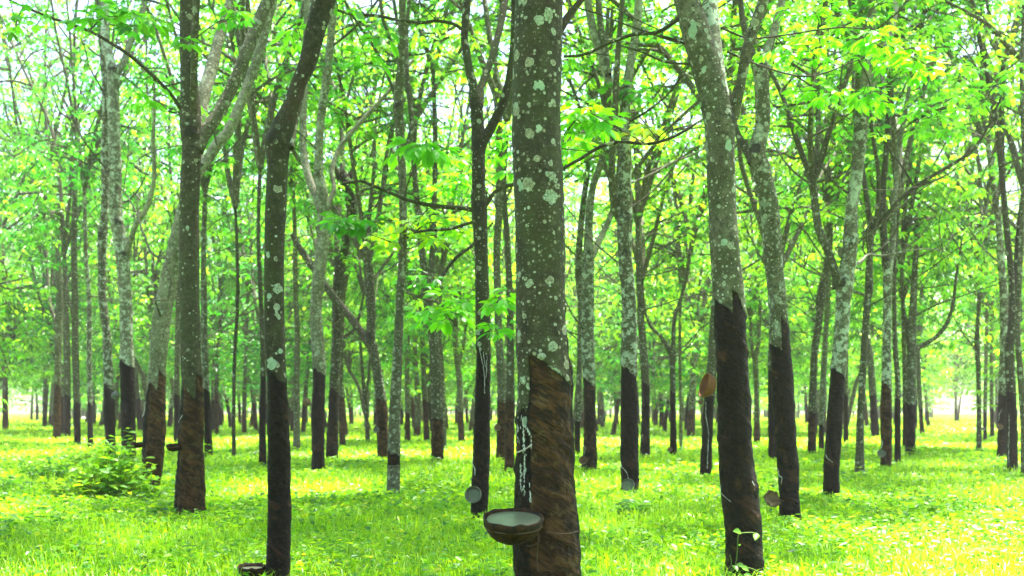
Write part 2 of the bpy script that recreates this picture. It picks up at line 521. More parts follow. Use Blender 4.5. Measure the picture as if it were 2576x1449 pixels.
# ------------------------------------------------------------------ crown kinds (shared meshes)
def make_crown(k, R, Ht, nlimb, nsub, per, low=0.0, leafL=0.135):
    rng = np.random.default_rng(100 + k)
    lf, tw = MB(), MB()
    tips = []
    for i in range(nlimb):
        az = i * 6.283 / nlimb + rng.uniform(-0.4, 0.4)
        inc = rng.uniform(0.18, 0.62)
        Lm = Ht * rng.uniform(0.75, 1.05)
        pts = [np.zeros(3)]
        dirv = np.array([math.cos(az) * math.sin(inc), math.sin(az) * math.sin(inc), math.cos(inc)])
        nst = 6
        for s in range(nst):
            dirv = unit(dirv + rng.normal(0, 0.12, 3) + np.array([0, 0, 0.03]))
            pts.append(pts[-1] + dirv * Lm / nst)
        pts = np.array(pts)
        thin_tube(tw, pts, np.linspace(0.055, 0.012, len(pts)), 6, 0.35, tone=0.6, lich=0.35, pd=-1.0)
        for j in range(nsub):
            t = rng.uniform(0.12, 1.0) * nst
            a = int(min(nst - 1, math.floor(t))); p = pts[a] + (pts[a + 1] - pts[a]) * (t - a)
            az2 = az + rng.uniform(-1.7, 1.7)
            el = rng.uniform(-0.15, 0.75)
            d2 = np.array([math.cos(az2) * math.cos(el), math.sin(az2) * math.cos(el), math.sin(el)])
            Ls = R * rng.uniform(0.35, 0.85)
            q = [p]
            for s in range(4):
                d2 = unit(d2 + rng.normal(0, 0.16, 3))
                q.append(q[-1] + d2 * Ls / 4)
            q = np.array(q)
            thin_tube(tw, q, np.linspace(0.026, 0.009, 5), 5, 0.4, tone=0.55, lich=0.3, pd=-1.0)
            for m in range(per):
                u = rng.uniform(0.25, 1.0) * 4
                b = int(min(3, math.floor(u))); pp = q[b] + (q[b + 1] - q[b]) * (u - b)
                off = rng.normal(0, 0.28, 3) * np.array([1, 1, 0.6])
                off *= R / 2.6
                e = pp + off
                if m % 2 == 0:
                    thin_tube(tw, np.array([pp, pp + off * .5 + rng.normal(0, .03, 3), e]), np.array([.006, .005, .003]), 3, 0.5, tone=0.5, lich=0.2, pd=-1.0)
                tips.append(e)
    for j in range(int(low)):                                   # hanging low shoots
        az = rng.uniform(0, 6.28); r = R * rng.uniform(0.4, 0.9)
        e = np.array([math.cos(az) * r, math.sin(az) * r, rng.uniform(-0.9, 0.4)])
        st = np.array([0, 0, rng.uniform(0.2, 1.0)])
        md = (st + e) / 2 + np.array([0, 0, 0.35])
        thin_tube(tw, np.array([st, md, e]), np.array([.018, .012, .004]), 4, 0.4, tone=0.5, lich=0.3, pd=-1.0)
        for m in range(per):
            u = rng.uniform(0.3, 1)
            tips.append(st * (1 - u) ** 2 + 2 * md * u * (1 - u) + e * u * u + rng.normal(0, 0.22, 3))
    whorls(lf, tips, rng, (4, 8), 0.15, leafL, leafL * 0.36)
    return lf.mesh('crown', LEAF, False), tw.mesh('branches', BARK)


CROWNS = [make_crown(k, R, Ht, nl, ns, per, low) for k, (R, Ht, nl, ns, per, low) in enumerate([
    (2.7, 6.0, 4, 8, 8, 14), (3.0, 6.5, 5, 7, 7, 18), (2.5, 7.0, 3, 10, 9, 12), (2.9, 5.5, 5, 7, 8, 18), (2.6, 6.5, 4, 9, 7, 14), (3.1, 6.0, 4, 9, 7, 22)])]
CROWNS += [make_crown(20 + k, 2.6, 6.0, 4, 7, 8, 0) for k in range(3)]
CROWN_SRC = []
for lm, tm in CROWNS:
    CROWN_SRC.append((bpy.data.objects.new('crown', lm), bpy.data.objects.new('branches', tm)))


def put_crown(parent, loc, k, s, rz, tint, sz=None):
    lo, to = CROWN_SRC[k]
    a = inst(lo, parent, loc, rz, (s, s, sz or s)); a['tint'] = float(tint)
    b = inst(to, parent, loc, rz, (s, s, sz or s))
    return a, b


# ------------------------------------------------------------------ stems
def stem(mb, P, R, seg, step, tone, lich, seed, panels=(), knots=(), rough=1.0, spots=()):
    """P world points, R radii. panels: (profile of (s, z, brown), z bottom). knots: (point, radius, swell)"""
    C, RR = resample(P, R, step)
    V, F, th, ri, dirs = tube(C, RR, seg)
    rad = RR[ri]
    s = np.cos(th)                                              # -1 left .. 1 right as the tree is seen
    arc = np.where(True, (th - 1.5 * math.pi), 0) * rad
    pd = np.full(len(V), -1.0); pb = np.zeros(len(V))
    if len(panels):
        prof = np.array(panels[0]); zb = panels[1]
        ztop = np.interp(s, prof[:, 0], prof[:, 1]) + 0.02 * vnoise(np.stack([s * 3, s * 0, s * 0], axis=1), 1.0, seed + 4)
        pd = ztop - V[:, 2]
        pb = np.interp(s, prof[:, 0], prof[:, 2])
        if zb is not None: pd = np.minimum(pd, V[:, 2] - zb)
    ls = np.full(len(V), -1.0)
    for (sp, sr, ss) in spots:
        q = (V - np.asarray(sp)) / (sr * np.asarray(ss))
        ls = np.maximum(ls, 1 - np.linalg.norm(q, axis=1))
    kn = np.zeros(len(V))
    off = np.zeros(len(V))
    big = fbm(V * np.array([1, 1, .6]), 5.0, seed, 3)
    med = fbm(V * np.array([1, 1, .8]), 22.0, seed + 5, 2)
    off += rad * (0.05 * big + 0.018 * med) * rough
    for (kp, kr, amt) in knots:
        dd = np.linalg.norm(V - np.asarray(kp), axis=1) / kr
        w = np.exp(-dd * dd * 1.6)
        kn = np.maximum(kn, w)
        off += rad * amt * w * (1 + 0.8 * med)
    if len(panels):
        m = sstep(-0.003, 0.012, pd)
        lip = np.exp(-((pd + 0.012) / 0.012) ** 2) * (pd > -0.5)
        g = V[:, 2] + 0.55 * arc
        gq = np.stack([g * 30, arc * 6, rad * 0], axis=1)
        off += lip * rad * 0.055
        off += m * rad * (-0.035 + 0.055 * fbm(V * np.array([1, 1, .7]), 11.0, seed + 9, 3) + 0.035 * vnoise(gq, 1.0, seed + 3) + 0.025 * vnoise(V, 60, seed + 2))
    V = V + dirs * off[:, None]
    gv = np.stack([V[:, 2] + 0.55 * arc, arc - 0.55 * V[:, 2], np.full(len(V), seed * 0.37)], axis=1)
    mb.add(V, F, 0, tone=np.full(len(V), tone), lich=np.full(len(V), lich), pd=pd, pb=pb, knot=kn, gv=gv, ls=ls + 1)
    return C, RR


TREES = {}


def px_path(path, Y, origin, lean=0.0):
    """photo polyline (x, y, w) to points relative to the tree base; lean = metres of depth per metre climbed"""
    P, R = [], []
    y0 = path[0][1]
    for (x, y, w) in path:
        Yd = Y + lean * (y0 - y) / FPX * Y
        P.append(at(x, y, Yd) - origin); R.append(w / 2 / FPX * Yd)
    return np.array(P), np.array(R)


def make_tree(key, label, trunk, limbs=(), branches=(), panels=(), tone=0.5, lich=0.4, Y=None, q=0, tint=0.5, knots=(), crown=1, crown_s=1.0, ext=1.8, spots=()):
    """trunk from the ground up in photo units; limbs leave the trunk, branches are thin side shoots"""
    seed = sum(ord(ch) * (i + 3) for i, ch in enumerate(key))
    rng = np.random.default_rng(seed)
    x0, y0, w0 = trunk[0]
    if Y is None:
        Y = dist_of(y0)
    origin = np.array([(x0 - CX) / FPX * Y, Y, 0.0])
    T = thing('rubber_tree', label, 'tree', tuple(origin), 'rubber trees of the plantation')
    TREES[key] = dict(o=T, Y=Y, org=origin)
    seg, step = {0: (20, 0.07), 1: (40, 0.03), 2: (96, 0.014), 3: (176, 0.008)}[q]
    P, R = px_path(trunk, Y, origin)
    if P[0][2] > 0.02:                                       # the foot below the frame
        P = np.vstack([[P[0][0] * 1.0, 0, 0.0], P]); R = np.concatenate([[R[0] * 1.12], R])
    P = np.vstack([P[0] + np.array([0, 0, -0.12]), P]); R = np.concatenate([[R[0] * 1.1], R])
    tops = []

    def extend(P, R):
        d = unit(P[-1] - P[-2]); d = unit(d + np.array([0, 0, 0.25]))
        a = P[-1] + d * ext * 0.5 + rng.normal(0, 0.06, 3); b = a + unit(d + np.array([0, 0, .3])) * ext * 0.5
        return np.vstack([P, a, b]), np.concatenate([R, [R[-1] * 0.72, R[-1] * 0.4]])
    if trunk[-1][1] < 25 and not any(k[0] == 'keep' for k in limbs):
        P, R = extend(P, R)
    if crown and (trunk[-1][1] < 25 or not any(k[0] == 'up' for k in limbs)): tops.append(P[-1])
    pl = ()
    if panels:
        if len(panels) == 1 and len(panels[0]) >= 5:
            p = panels[0]
            prof = [(-1, p[2], p[4]), (1, p[3], p[4])]; yb = p[5] if len(p) > 5 else None
        else:
            prof, yb = panels, None
        pl = ([(q_[0], CH - (q_[1] - HZ) / FPX * Y, q_[2]) for q_ in prof], None if yb is None else CH - (yb - HZ) / FPX * Y)
    spl = [(at(sx, sy, Y - w0 * .42 / FPX * Y) - origin, sr / FPX * Y, (sw, 1.5, 1.0)) for (sx, sy, sr, sw) in spots]
    kl = [(at(kx, ky, Y) - origin - np.array([0, rr / FPX * Y * 0.6, 0]), rr / FPX * Y, am) for (kx, ky, rr, am) in knots]
    mb = MB()
    stem(mb, P, R, seg, step, tone, lich, seed, pl, kl, 1.0, spl)
    mb.build('trunk', BARK, T)
    for L in limbs:
        path = L[1]
        lt = L[2] if len(L) > 2 else tone; ll = L[3] if len(L) > 3 else lich
        lean = rng.uniform(-0.25, 0.25) if len(L) < 5 else L[4]
        P, R = px_path(path, Y, origin, lean)
        if path[-1][1] < 25:
            P, R = extend(P, R)
        mb = MB()
        stem(mb, P, R, max(12, seg // 2), step * 1.5, lt, ll, seed + 11 + len(path), (), [(P[0], R[0] * 1.7, 0.12)])
        mb.build('limb', BARK, T)
        if L[0] == 'up': tops.append(P[-1])
    for b in branches:
        path = b[0]; lean = b[1] if len(b) > 1 else rng.uniform(-0.5, 0.5)
        P, R = px_path(path, Y, origin, lean)
        mb = MB()
        stem(mb, P, R, 10, max(0.03, step * 2), b[2] if len(b) > 2 else tone * 0.7, 0.25, seed + 31, (), (), 1.5)
        # twigs along it
        for k in range(b[3] if len(b) > 3 else 3):
            i = rng.integers(1, len(P)); t = rng.uniform(0, 1)
            p = P[i - 1] * (1 - t) + P[i] * t
            r = R[i] * 0.4
            az = rng.uniform(0, 6.28); dv = np.array([math.cos(az), math.sin(az), rng.uniform(-0.2, 0.9)]) * rng.uniform(0.15, 0.5)
            thin_tube(mb, np.array([p, p + dv * .5 + rng.normal(0, .03, 3), p + dv]), np.array([r, r * .7, r * .4]), 5, 0.06, tone=tone * .7, lich=0.2, pd=-1.0)
        mb.build('branch', BARK, T)
    if Y > 9.5 and not key.startswith(('fourteen', 'thirty two')):
        for k in range(int(rng.integers(3, 6))):              # thin bare side shoots of the upper stem
            Pm, Rm = resample(*px_path(trunk, Y, origin), 0.1)
            i = int(rng.uniform(0.55, 0.98) * (len(Pm) - 1))
            if Pm[i][2] < 2.0: continue
            az = rng.uniform(0, 6.28); el = rng.uniform(0.1, 0.8); Lb = rng.uniform(1.0, 2.6)
            d = np.array([math.cos(az) * math.cos(el), math.sin(az) * math.cos(el), math.sin(el)])
            q = [Pm[i]]
            for st_ in range(5):
                d = unit(d + rng.normal(0, .16, 3) + np.array([0, 0, .07])); q.append(q[-1] + d * Lb / 5)
            r0 = min(Rm[i] * .45, rng.uniform(.010, .022))
            mb = MB()
            stem(mb, np.array(q), np.linspace(r0, r0 * .35, 6), 8, .06, rng.uniform(.2, .7), .4, seed + 50 + k, (), (), 1.5)
            for w_ in range(4):
                j = int(rng.integers(2, 6)); dv = rng.normal(0, .3, 3); dv[2] = abs(dv[2])
                thin_tube(mb, np.array([q[j], q[j] + dv * .5 + rng.normal(0, .04, 3), q[j] + dv]), np.array([r0 * .4, r0 * .3, r0 * .15]), 4, .1, tone=.5, lich=.3, pd=-1.0)
            mb.build('branch', BARK, T)
    for i, tp in enumerate(tops):
        if crown:
            sc = crown_s * (0.85 if Y < 16 else 1.0) * rng.uniform(0.85, 1.1) * (1.0 if len(tops) == 1 else 0.82)
            put_crown(T, tuple(tp), 6 + int(rng.integers(3)) if Y < 21 else int(rng.integers(6)), sc, rng.uniform(0, 6.28), np.clip(tint + rng.normal(0, 0.12), 0, 1), sc * (1.0 if Y < 12 else rng.uniform(1.15, 1.4) if Y < 21 else rng.uniform(1.5, 1.9)))
    return T



# ---- foreground row -------------------------------------------------------
make_tree('main', 'thick lichen spotted rubber tree in the centre foreground with the brimming latex bowl',
    [(1378, 1640, 186), (1376, 1449, 171), (1375, 1377, 166), (1376, 1272, 162), (1372, 1186, 155), (1370, 1100, 151), (1368, 1052, 149), (1371, 994, 142), (1366, 898, 135), (1362, 800, 129), (1361, 729, 128), (1357, 521, 126), (1350, 400, 123), (1349, 312, 121), (1352, 150, 120), (1356, 0, 119), (1358, -20, 119)],
    branches=[([(1405, 80, 22), (1425, 48, 20), (1445, 22, 17), (1466, -5, 15), (1500, -40, 12)], 0.2, 0.1, 0),
              ([(1400, 434, 9), (1432, 415, 9), (1461, 399, 9), (1508, 370, 8), (1555, 357, 8), (1633, 362, 8), (1680, 350, 7), (1716, 333, 7), (1766, 300, 6)], 0.4, 0.05, 7)],
    panels=[(-1, 1060, .2), (-.75, 1024, .2), (-.60, 1048, .15), (-.57, 905, .25), (-.5, 904, .75), (.3, 930, .75), (.92, 966, .7), (.95, 775, 0), (1, 768, 0)],
    knots=[(1347, 274, 16, 0.0), (1340, 448, 14, 0.0), (1322, 980, 10, 0.1)],
    tone=0.20, lich=0.50, spots=[(1355, 208, 19, 1.0), (1304, 455, 30, .35), (1300, 400, 20, .3), (1375, 35, 13, 1), (1343, 255, 10, 1.2), (1386, 715, 13, .7), (1355, 315, 16, .8), (1316, 1062, 20, .5), (1302, 1080, 22, .3), (1312, 1180, 24, .22)], Y=4.35, q=3, tint=0.6)

make_tree('four', 'dark kinked rubber tree left of centre, black tapped base, small bowl at its foot',
    [(699, 1478, 66), (699, 1449, 61), (701, 1377, 60), (703, 1282, 58), (702, 1138, 58), (699, 1042, 56), (695, 937, 48), (691, 850, 49), (690, 755, 50), (690, 640, 51), (694, 521, 53), (698, 417, 52), (700, 359, 63), (710, 325, 58), (735, 260, 42), (752, 208, 39), (774, 156, 45), (793, 78, 50), (816, 0, 55), (822, -20, 54)],
    limbs=[('side', [(728, 370, 22), (745, 300, 15), (758, 240, 13), (770, 150, 14), (785, 60, 22), (792, -10, 24)], 0.6, 0.5, 0.5)],
    panels=[(-1, 1, 927, 962, 0.16)], knots=[(695, 355, 34, 0.10), (755, 218, 20, 0.1), (688, 440, 12, 0.06), (722, 388, 14, .12)],
    tone=0.15, lich=0.24, spots=[(706, 882, 10, 1), (681, 915, 14, 1), (672, 640, 9, .7), (676, 745, 9, .7)], q=2, tint=0.5)

make_tree('six', 'pale spotted rubber tree with blackened tapped base and an orange bowl hung on it',
    [(1877, 1466, 104), (1875, 1449, 100), (1872, 1377, 95), (1865, 1282, 94), (1850, 1138, 86), (1846, 994, 87), (1839, 850, 84), (1836, 755, 77), (1824, 625, 72), (1818, 521, 68), (1814, 417, 70), (1809, 312, 76), (1800, 270, 74), (1786, 208, 72), (1758, 104, 73), (1728, 0, 66), (1722, -20, 64)],
    limbs=[('up', [(1822, 330, 34), (1845, 290, 28), (1861, 224, 24), (1878, 130, 26), (1899, 62, 26), (1922, -5, 27)], 0.55, 0.5, -0.1),
           ('up', [(1815, 250, 40), (1803, 160, 38), (1793, 80, 38), (1784, -10, 37)], 0.8, 0.7, 0.35)],
    branches=[([(1715, 45, 10), (1706, 49, 9), (1654, 81, 9), (1597, 86, 9), (1544, 104, 8), (1466, 138, 8), (1418, 142, 7)], -0.3, 0.2, 6),
              ([(1722, 110, 6), (1690, 98, 6), (1659, 89, 5)], 0.2, 0.2, 1),
              ([(1740, 161, 6), (1675, 156, 6), (1612, 130, 5), (1550, 112, 4)], 0.1, 0.3, 4),
              ([(1730, 110, 5), (1696, 104, 5), (1591, 68, 4), (1492, 31, 4), (1414, 10, 3)], 0.5, 0.4, 3),
              ([(1815, 70, 6), (1880, 95, 5), (1960, 90, 4), (2100, 70, 4), (2180, 72, 3)], -0.4, 0.3, 6),
              ([(1830, 130, 6), (1900, 160, 5), (2000, 190, 4), (2060, 188, 4), (2160, 150, 3)], -0.6, 0.3, 8)],
    panels=[(-1, 758, .22), (-.05, 795, .26), (0.0, 737, .28), (.25, 745, .3), (1, 802, .26)], knots=[(1836, 305, 30, 0.10), (1890, 1225, 18, 0.14), (1808, 1200, 22, 0.05)],
    tone=0.60, lich=0.58, spots=[(1770, 170, 11, 1), (1836, 365, 17, .8), (1822, 607, 10, 1), (1745, 70, 22, .5), (1758, 220, 18, .5)], q=2, tint=0.6)

# ---- second row -----------------------------------------------------------
make_tree('two', 'straight brown rubber tree at left, dark fork above, shallow bowl on its left side',
    [(479, 1308, 80), (478, 1301, 77), (478, 1234, 73), (480, 1114, 63), (484, 970, 53), (479, 898, 51), (477, 755, 50), (476, 625, 50), (476, 521, 49), (482, 375, 48), (481, 312, 55), (476, 200, 42), (470, 60, 36), (469, -15, 35)],
    limbs=[('up', [(482, 350, 20), (486, 300, 19), (488, 180, 18), (492, 60, 18), (496, -15, 18)], 0.5, 0.45, -0.25),
           ('up', [(490, 375, 44), (513, 337, 36), (552, 281, 29), (589, 208, 29), (625, 120, 30), (661, 31, 31), (678, -10, 30)], 0.6, 0.5, 0.3)],
    branches=[([(470, 300, 10), (464, 290, 9), (432, 240, 9), (375, 182, 9), (313, 130, 9), (224, 78, 8), (135, 47, 7), (40, 8, 6), (10, -8, 5)], -0.5, 0.15, 7),
              ([(480, 196, 6), (440, 212, 5), (405, 214, 4), (380, 180, 3)], -0.5, 0.1, 2)],
    panels=[(-1, 990, .05), (-.72, 980, .05), (-.6, 968, .68), (.55, 1003, .72), (.62, 938, .75), (1, 948, .75)], knots=[(488, 338, 38, 0.12)],
    tone=0.30, lich=0.26, q=2, tint=0.35)

make_tree('three', 'leaning pale rubber tree at left with a ragged brown tapped base',
    [(378, 1240, 54), (380, 1224, 45), (384, 1150, 53), (388, 1090, 55), (394, 970, 46), (398, 898, 42), (407, 803, 46), (416, 755, 45), (430, 677, 40), (446, 600, 38), (466, 520, 36), (486, 450, 36), (500, 410, 36)],
    limbs=[('up', [(494, 430, 36), (515, 411, 26), (545, 365, 27), (573, 333, 26), (615, 234, 24), (651, 135, 24), (684, 5, 24), (690, -15, 24)], 0.75, 0.6, 0.3),
           ('up', [(488, 450, 32), (505, 320, 30), (512, 240, 34), (530, 180, 32), (548, 110, 28), (568, 40, 22), (582, -15, 21)], 0.7, 0.55, 0.6)],
    panels=[(-1, 1000, .05), (-.5, 965, .1), (-.35, 962, 1.0), (.4, 985, 1.05), (.5, 925, .8), (1, 950, .75)], knots=[(513, 415, 20, 0.1), (520, 150, 18, 0.25), (606, 80, 10, .1)],
    tone=0.72, lich=0.52, q=2, tint=0.35)

make_tree('five', 'reddish dark twice forked rubber tree left of the centre trunk, grey cup low on it',
    [(1204, 1318, 45), (1204, 1306, 44), (1207, 1240, 45), (1210, 1186, 45), (1213, 1042, 42), (1216, 900, 38), (1214, 755, 37), (1211, 651, 34), (1206, 521, 38), (1204, 443, 34), (1203, 339, 34), (1197, 250, 31)],
    limbs=[('up', [(1199, 268, 34), (1190, 215, 24), (1181, 182, 21), (1173, 130, 20), (1168, 94, 19), (1172, 40, 20), (1176, -15, 20)], 0.25, 0.3, 0.1),
           ('up', [(1200, 265, 30), (1212, 215, 20), (1228, 172, 17), (1246, 115, 18), (1262, 50, 17), (1274, -15, 16)], 0.4, 0.3, 0.4),
           ('up', [(1204, 375, 34), (1217, 352, 27), (1243, 307, 24), (1266, 255, 22), (1280, 200, 19), (1290, 120, 16), (1293, 40, 15), (1292, -15, 14)], 0.12, 0.2, -0.15)],
    branches=[([(1204, 535, 16), (1189, 529, 12), (1160, 523, 11), (1124, 521, 11), (1070, 514, 10), (1025, 503, 9), (967, 479, 8), (930, 464, 8), (910, 456, 7), (860, 462, 6)], -0.3, 0.25, 7),
              ([(1212, 525, 16), (1225, 512, 12), (1243, 485, 10), (1268, 470, 10), (1296, 464, 10)], -0.3, 0.3, 2),
              ([(1176, 80, 12), (1165, 75, 9), (1140, 60, 9), (1100, 53, 9), (1060, 57, 9), (1000, 50, 8), (950, 40, 8), (880, 35, 7), (840, 22, 7)], -0.3, 0.25, 7),
              ([(1208, 560, 8), (1186, 560, 8), (1130, 576, 7), (1075, 580, 7), (1040, 586, 6)], 0.1, 0.25, 3)],
    panels=[(-1, 1, 872, 900, 0.2)], knots=[(1196, 240, 22, 0.18), (1204, 525, 30, 0.18), (1206, 365, 26, 0.12), (1184, 495, 9, .2), (1222, 432, 7, .2)],
    tone=0.16, lich=0.30, q=2, tint=0.75)

make_tree('seven', 'curved grey rubber tree with black base and a broken brown bowl low on it',
    [(1988, 1318, 60), (1987, 1311, 57), (1986, 1234, 53), (1980, 1138, 54), (1969, 994, 58), (1962, 850, 51), (1955, 755, 45), (1943, 625, 46), (1935, 521, 49), (1913, 417, 45), (1903, 385, 44), (1913, 340, 40), (1919, 313, 38), (1916, 208, 38), (1912, 165, 40)],
    limbs=[('side', [(1898, 405, 34), (1885, 385, 24), (1872, 368, 20), (1855, 335, 16), (1846, 305, 13), (1840, 280, 10)], 0.3, 0.3, 0.4),
           ('up', [(1912, 180, 36), (1922, 150, 24), (1944, 89, 20), (1965, 10, 19), (1968, -15, 19)], 0.75, 0.6, 0.2),
           ('up', [(1910, 180, 30), (1896, 145, 20), (1881, 104, 17), (1868, 50, 15), (1862, -15, 14)], 0.4, 0.3, 0.2)],
    panels=[(-1, 862, .25), (-.15, 884, .25), (-.1, 788, .26), (1, 838, .3)], knots=[(1893, 380, 28, 0.14), (1910, 165, 26, 0.1), (1929, 270, 10, .08)],
    tone=0.60, lich=0.62, q=1, tint=0.55)

make_tree('fourteen', 'slender pale green grey rubber tree with one narrow black tapping ring near its foot',
    [(989, 1256, 40), (989, 1248, 33), (991, 1138, 32), (993, 1042, 28), (1000, 898, 25), (1006, 755, 21), (1010, 694, 21), (1014, 573, 20), (1011, 417, 19), (1003, 290, 25), (1002, 271, 26), (1008, 156, 18), (1012, 60, 18), (1013, -15, 18)],
    limbs=[('side', [(1003, 280, 16), (996, 245, 10), (988, 224, 9), (962, 156, 8), (931, 104, 8), (889, 42, 7), (862, -10, 7)], 0.4, 0.3, 0.3),
           ('up', [(1012, 400, 14), (1035, 330, 14), (1034, 280, 13), (1026, 210, 11), (1022, 100, 10), (1030, -15, 9)], 0.6, 0.4, 0.3)],
    branches=[([(1020, 600, 9), (1030, 590, 8), (1055, 582, 7), (1100, 578, 6), (1145, 575, 5), (1190, 557, 5)], 0.2, 0.3, 3),
              ([(1022, 735, 7), (1060, 750, 6), (1110, 765, 6), (1135, 785, 5), (1150, 820, 4)], -0.5, 0.4, 3)],
    panels=[(-1, 1, 1135, 1145, 0.05, 1170)], knots=[(1003, 268, 16, 0.2), (1005, 300, 12, .1)],
    tone=0.60, lich=0.50, q=1, tint=0.7)

make_tree('fifteen', 'pale forked rubber tree behind the kinked dark trunk, black base and round brown bowl',
    [(800, 1192, 36), (800, 1186, 34), (800, 1120, 34), (800, 1042, 34), (803, 922, 33), (795, 800, 31), (796, 755, 30), (810, 625, 33), (814, 521, 32), (803, 440, 24), (801, 432, 24), (806, 312, 20), (820, 208, 22), (832, 104, 20), (840, -15, 20)],
    limbs=[('up', [(808, 530, 24), (795, 495, 20), (775, 443, 20), (762, 365, 19), (764, 260, 18), (768, 156, 17), (772, 20, 15)], 0.75, 0.6, 0.3),
           ('side', [(822, 520, 16), (840, 475, 13), (835, 430, 12), (853, 375, 12), (889, 328, 12), (921, 292, 12), (983, 224, 10), (1040, 150, 8)], 0.8, 0.4, 0.4)],
    panels=[(-1, 1, 924, 942, 0.05)], knots=[(802, 440, 12, 0.15), (815, 925, 8, .1)],
    tone=0.70, lich=0.62, q=1, tint=0.5)

make_tree('eleven', 'forked rubber tree right of the centre trunk, black base, pale cup in front',
    [(1585, 1256, 50), (1585, 1248, 48), (1584, 1138, 46), (1584, 1042, 46), (1582, 922, 42), (1582, 755, 36), (1573, 651, 36), (1570, 540, 40), (1573, 417, 31), (1573, 312, 26), (1572, 220, 30)],
    limbs=[('up', [(1574, 235, 26), (1591, 130, 21), (1602, 68, 21), (1608, -15, 20)], 0.8, 0.6, 0.2),
           ('up', [(1560, 545, 26), (1545, 515, 20), (1539, 443, 18), (1542, 365, 17), (1547, 292, 16), (1550, 208, 16), (1556, 110, 14), (1566, -15, 13)], 0.55, 0.5, -0.2),
           ('up', [(1568, 240, 20), (1534, 203, 20), (1508, 130, 21), (1487, 52, 20), (1476, -15, 20)], 0.85, 0.6, 0.4),
           ('up', [(1530, 190, 16), (1522, 120, 17), (1513, 78, 17), (1504, -15, 16)], 0.6, 0.5, 0.5)],
    branches=[([(1585, 525, 7), (1591, 521, 6), (1643, 479, 5), (1701, 411, 5), (1732, 359, 4)], 0.3, 0.5, 4)],
    panels=[(-1, 1, 918, 948, 0.08)], knots=[(1572, 545, 24, 0.1), (1572, 640, 20, 0.12), (1572, 215, 18, 0.1)],
    tone=0.58, lich=0.66, q=1, tint=0.6)

make_tree('eight', 'grey rubber tree right of the broken bowl, sawn tapped panel, forking low into two limbs',
    [(2090, 1262, 46), (2091, 1253, 42), (2092, 1186, 41), (2098, 1090, 41), (2107, 946, 39), (2115, 851, 35), (2121, 755, 36), (2124, 729, 40), (2138, 625, 37), (2143, 521, 30), (2155, 440, 31), (2162, 365, 33), (2170, 260, 36)],
    limbs=[('up', [(2110, 725, 30), (2103, 693, 22), (2082, 630, 20), (2059, 573, 20), (2049, 500, 18), (2044, 458, 20)], 0.55, 0.5, 0.1),
           ('up', [(2170, 280, 30), (2178, 200, 23), (2182, 156, 22), (2192, 60, 20), (2197, -15, 19)], 0.8, 0.55, 0.1),
           ('up', [(2172, 290, 26), (2180, 250, 20), (2199, 198, 18), (2220, 146, 18), (2241, 78, 17), (2259, -15, 16)], 0.8, 0.5, 0.4)],
    branches=[([(2044, 465, 9), (2068, 410, 7), (2090, 330, 6), (2106, 260, 5), (2120, 160, 4)], -0.2, 0.4, 4),
              ([(2044, 462, 7), (2012, 360, 6), (1985, 290, 5), (1960, 220, 4)], 0.2, 0.4, 3),
              ([(2040, 465, 6), (1985, 420, 5), (1935, 345, 4)], 0.4, 0.7, 3)],
    panels=[(-1, 1, 925, 952, 0.15)], knots=[(2045, 460, 16, 0.2), (2138, 612, 16, 0.12), (2117, 712, 20, .1)],
    tone=0.66, lich=0.66, q=1, tint=0.6)

make_tree('nine', 'thin dark olive untapped rubber tree with one very long limb to the right',
    [(2162, 1206, 30), (2162, 1200, 26), (2163, 1120, 20), (2165, 1042, 18), (2173, 898, 17), (2182, 755, 17), (2186, 735, 19), (2186, 720, 19), (2188, 640, 16), (2193, 573, 18)],
    limbs=[('up', [(2192, 585, 16), (2186, 540, 14), (2176, 469, 13), (2171, 432, 12), (2160, 330, 9)], 0.3, 0.3, 0.2),
           ('up', [(2195, 590, 14), (2205, 552, 11), (2210, 443, 11), (2199, 365, 10), (2189, 292, 9), (2186, 200, 7)], 0.3, 0.25, -0.2),
           ('side', [(2195, 585, 14), (2205, 567, 12), (2225, 547, 11), (2262, 505, 10), (2304, 469, 10), (2345, 443, 9), (2408, 406, 9), (2449, 375, 8), (2486, 318, 7), (2520, 240, 5)], 0.2, 0.15, -0.2)],
    branches=[([(2300, 472, 6), (2270, 420, 5), (2240, 380, 5), (2205, 325, 4)], 0.2, 0.1, 2), ([(2410, 405, 5), (2470, 350, 4), (2530, 280, 3)], -0.2, 0.1, 3)],
    knots=[(2187, 722, 12, 0.2), (2193, 575, 14, 0.2)], tone=0.40, lich=0.35, q=1, tint=0.55)

make_tree('ten', 'rubber tree with rusty brown tapped base and greenish round bowl, right of the olive trunk',
    [(2228, 1188, 28), (2228, 1181, 27), (2230, 1120, 28), (2229, 1042, 30), (2230, 946, 24), (2231, 850, 21), (2232, 755, 21), (2233, 660, 24)],
    limbs=[('up', [(2231, 680, 20), (2222, 573, 18), (2222, 469, 15), (2231, 365, 14), (2236, 208, 12), (2240, 100, 10)], 0.2, 0.2, 0.1),
           ('up', [(2235, 680, 18), (2245, 625, 14), (2251, 495, 13), (2262, 365, 12), (2272, 313, 12), (2290, 200, 9)], 0.7, 0.6, 0.3)],
    panels=[(-1, 1, 958, 985, 0.75)], knots=[(2226, 560, 10, .12)], tone=0.62, lich=0.68, q=1, tint=0.55)

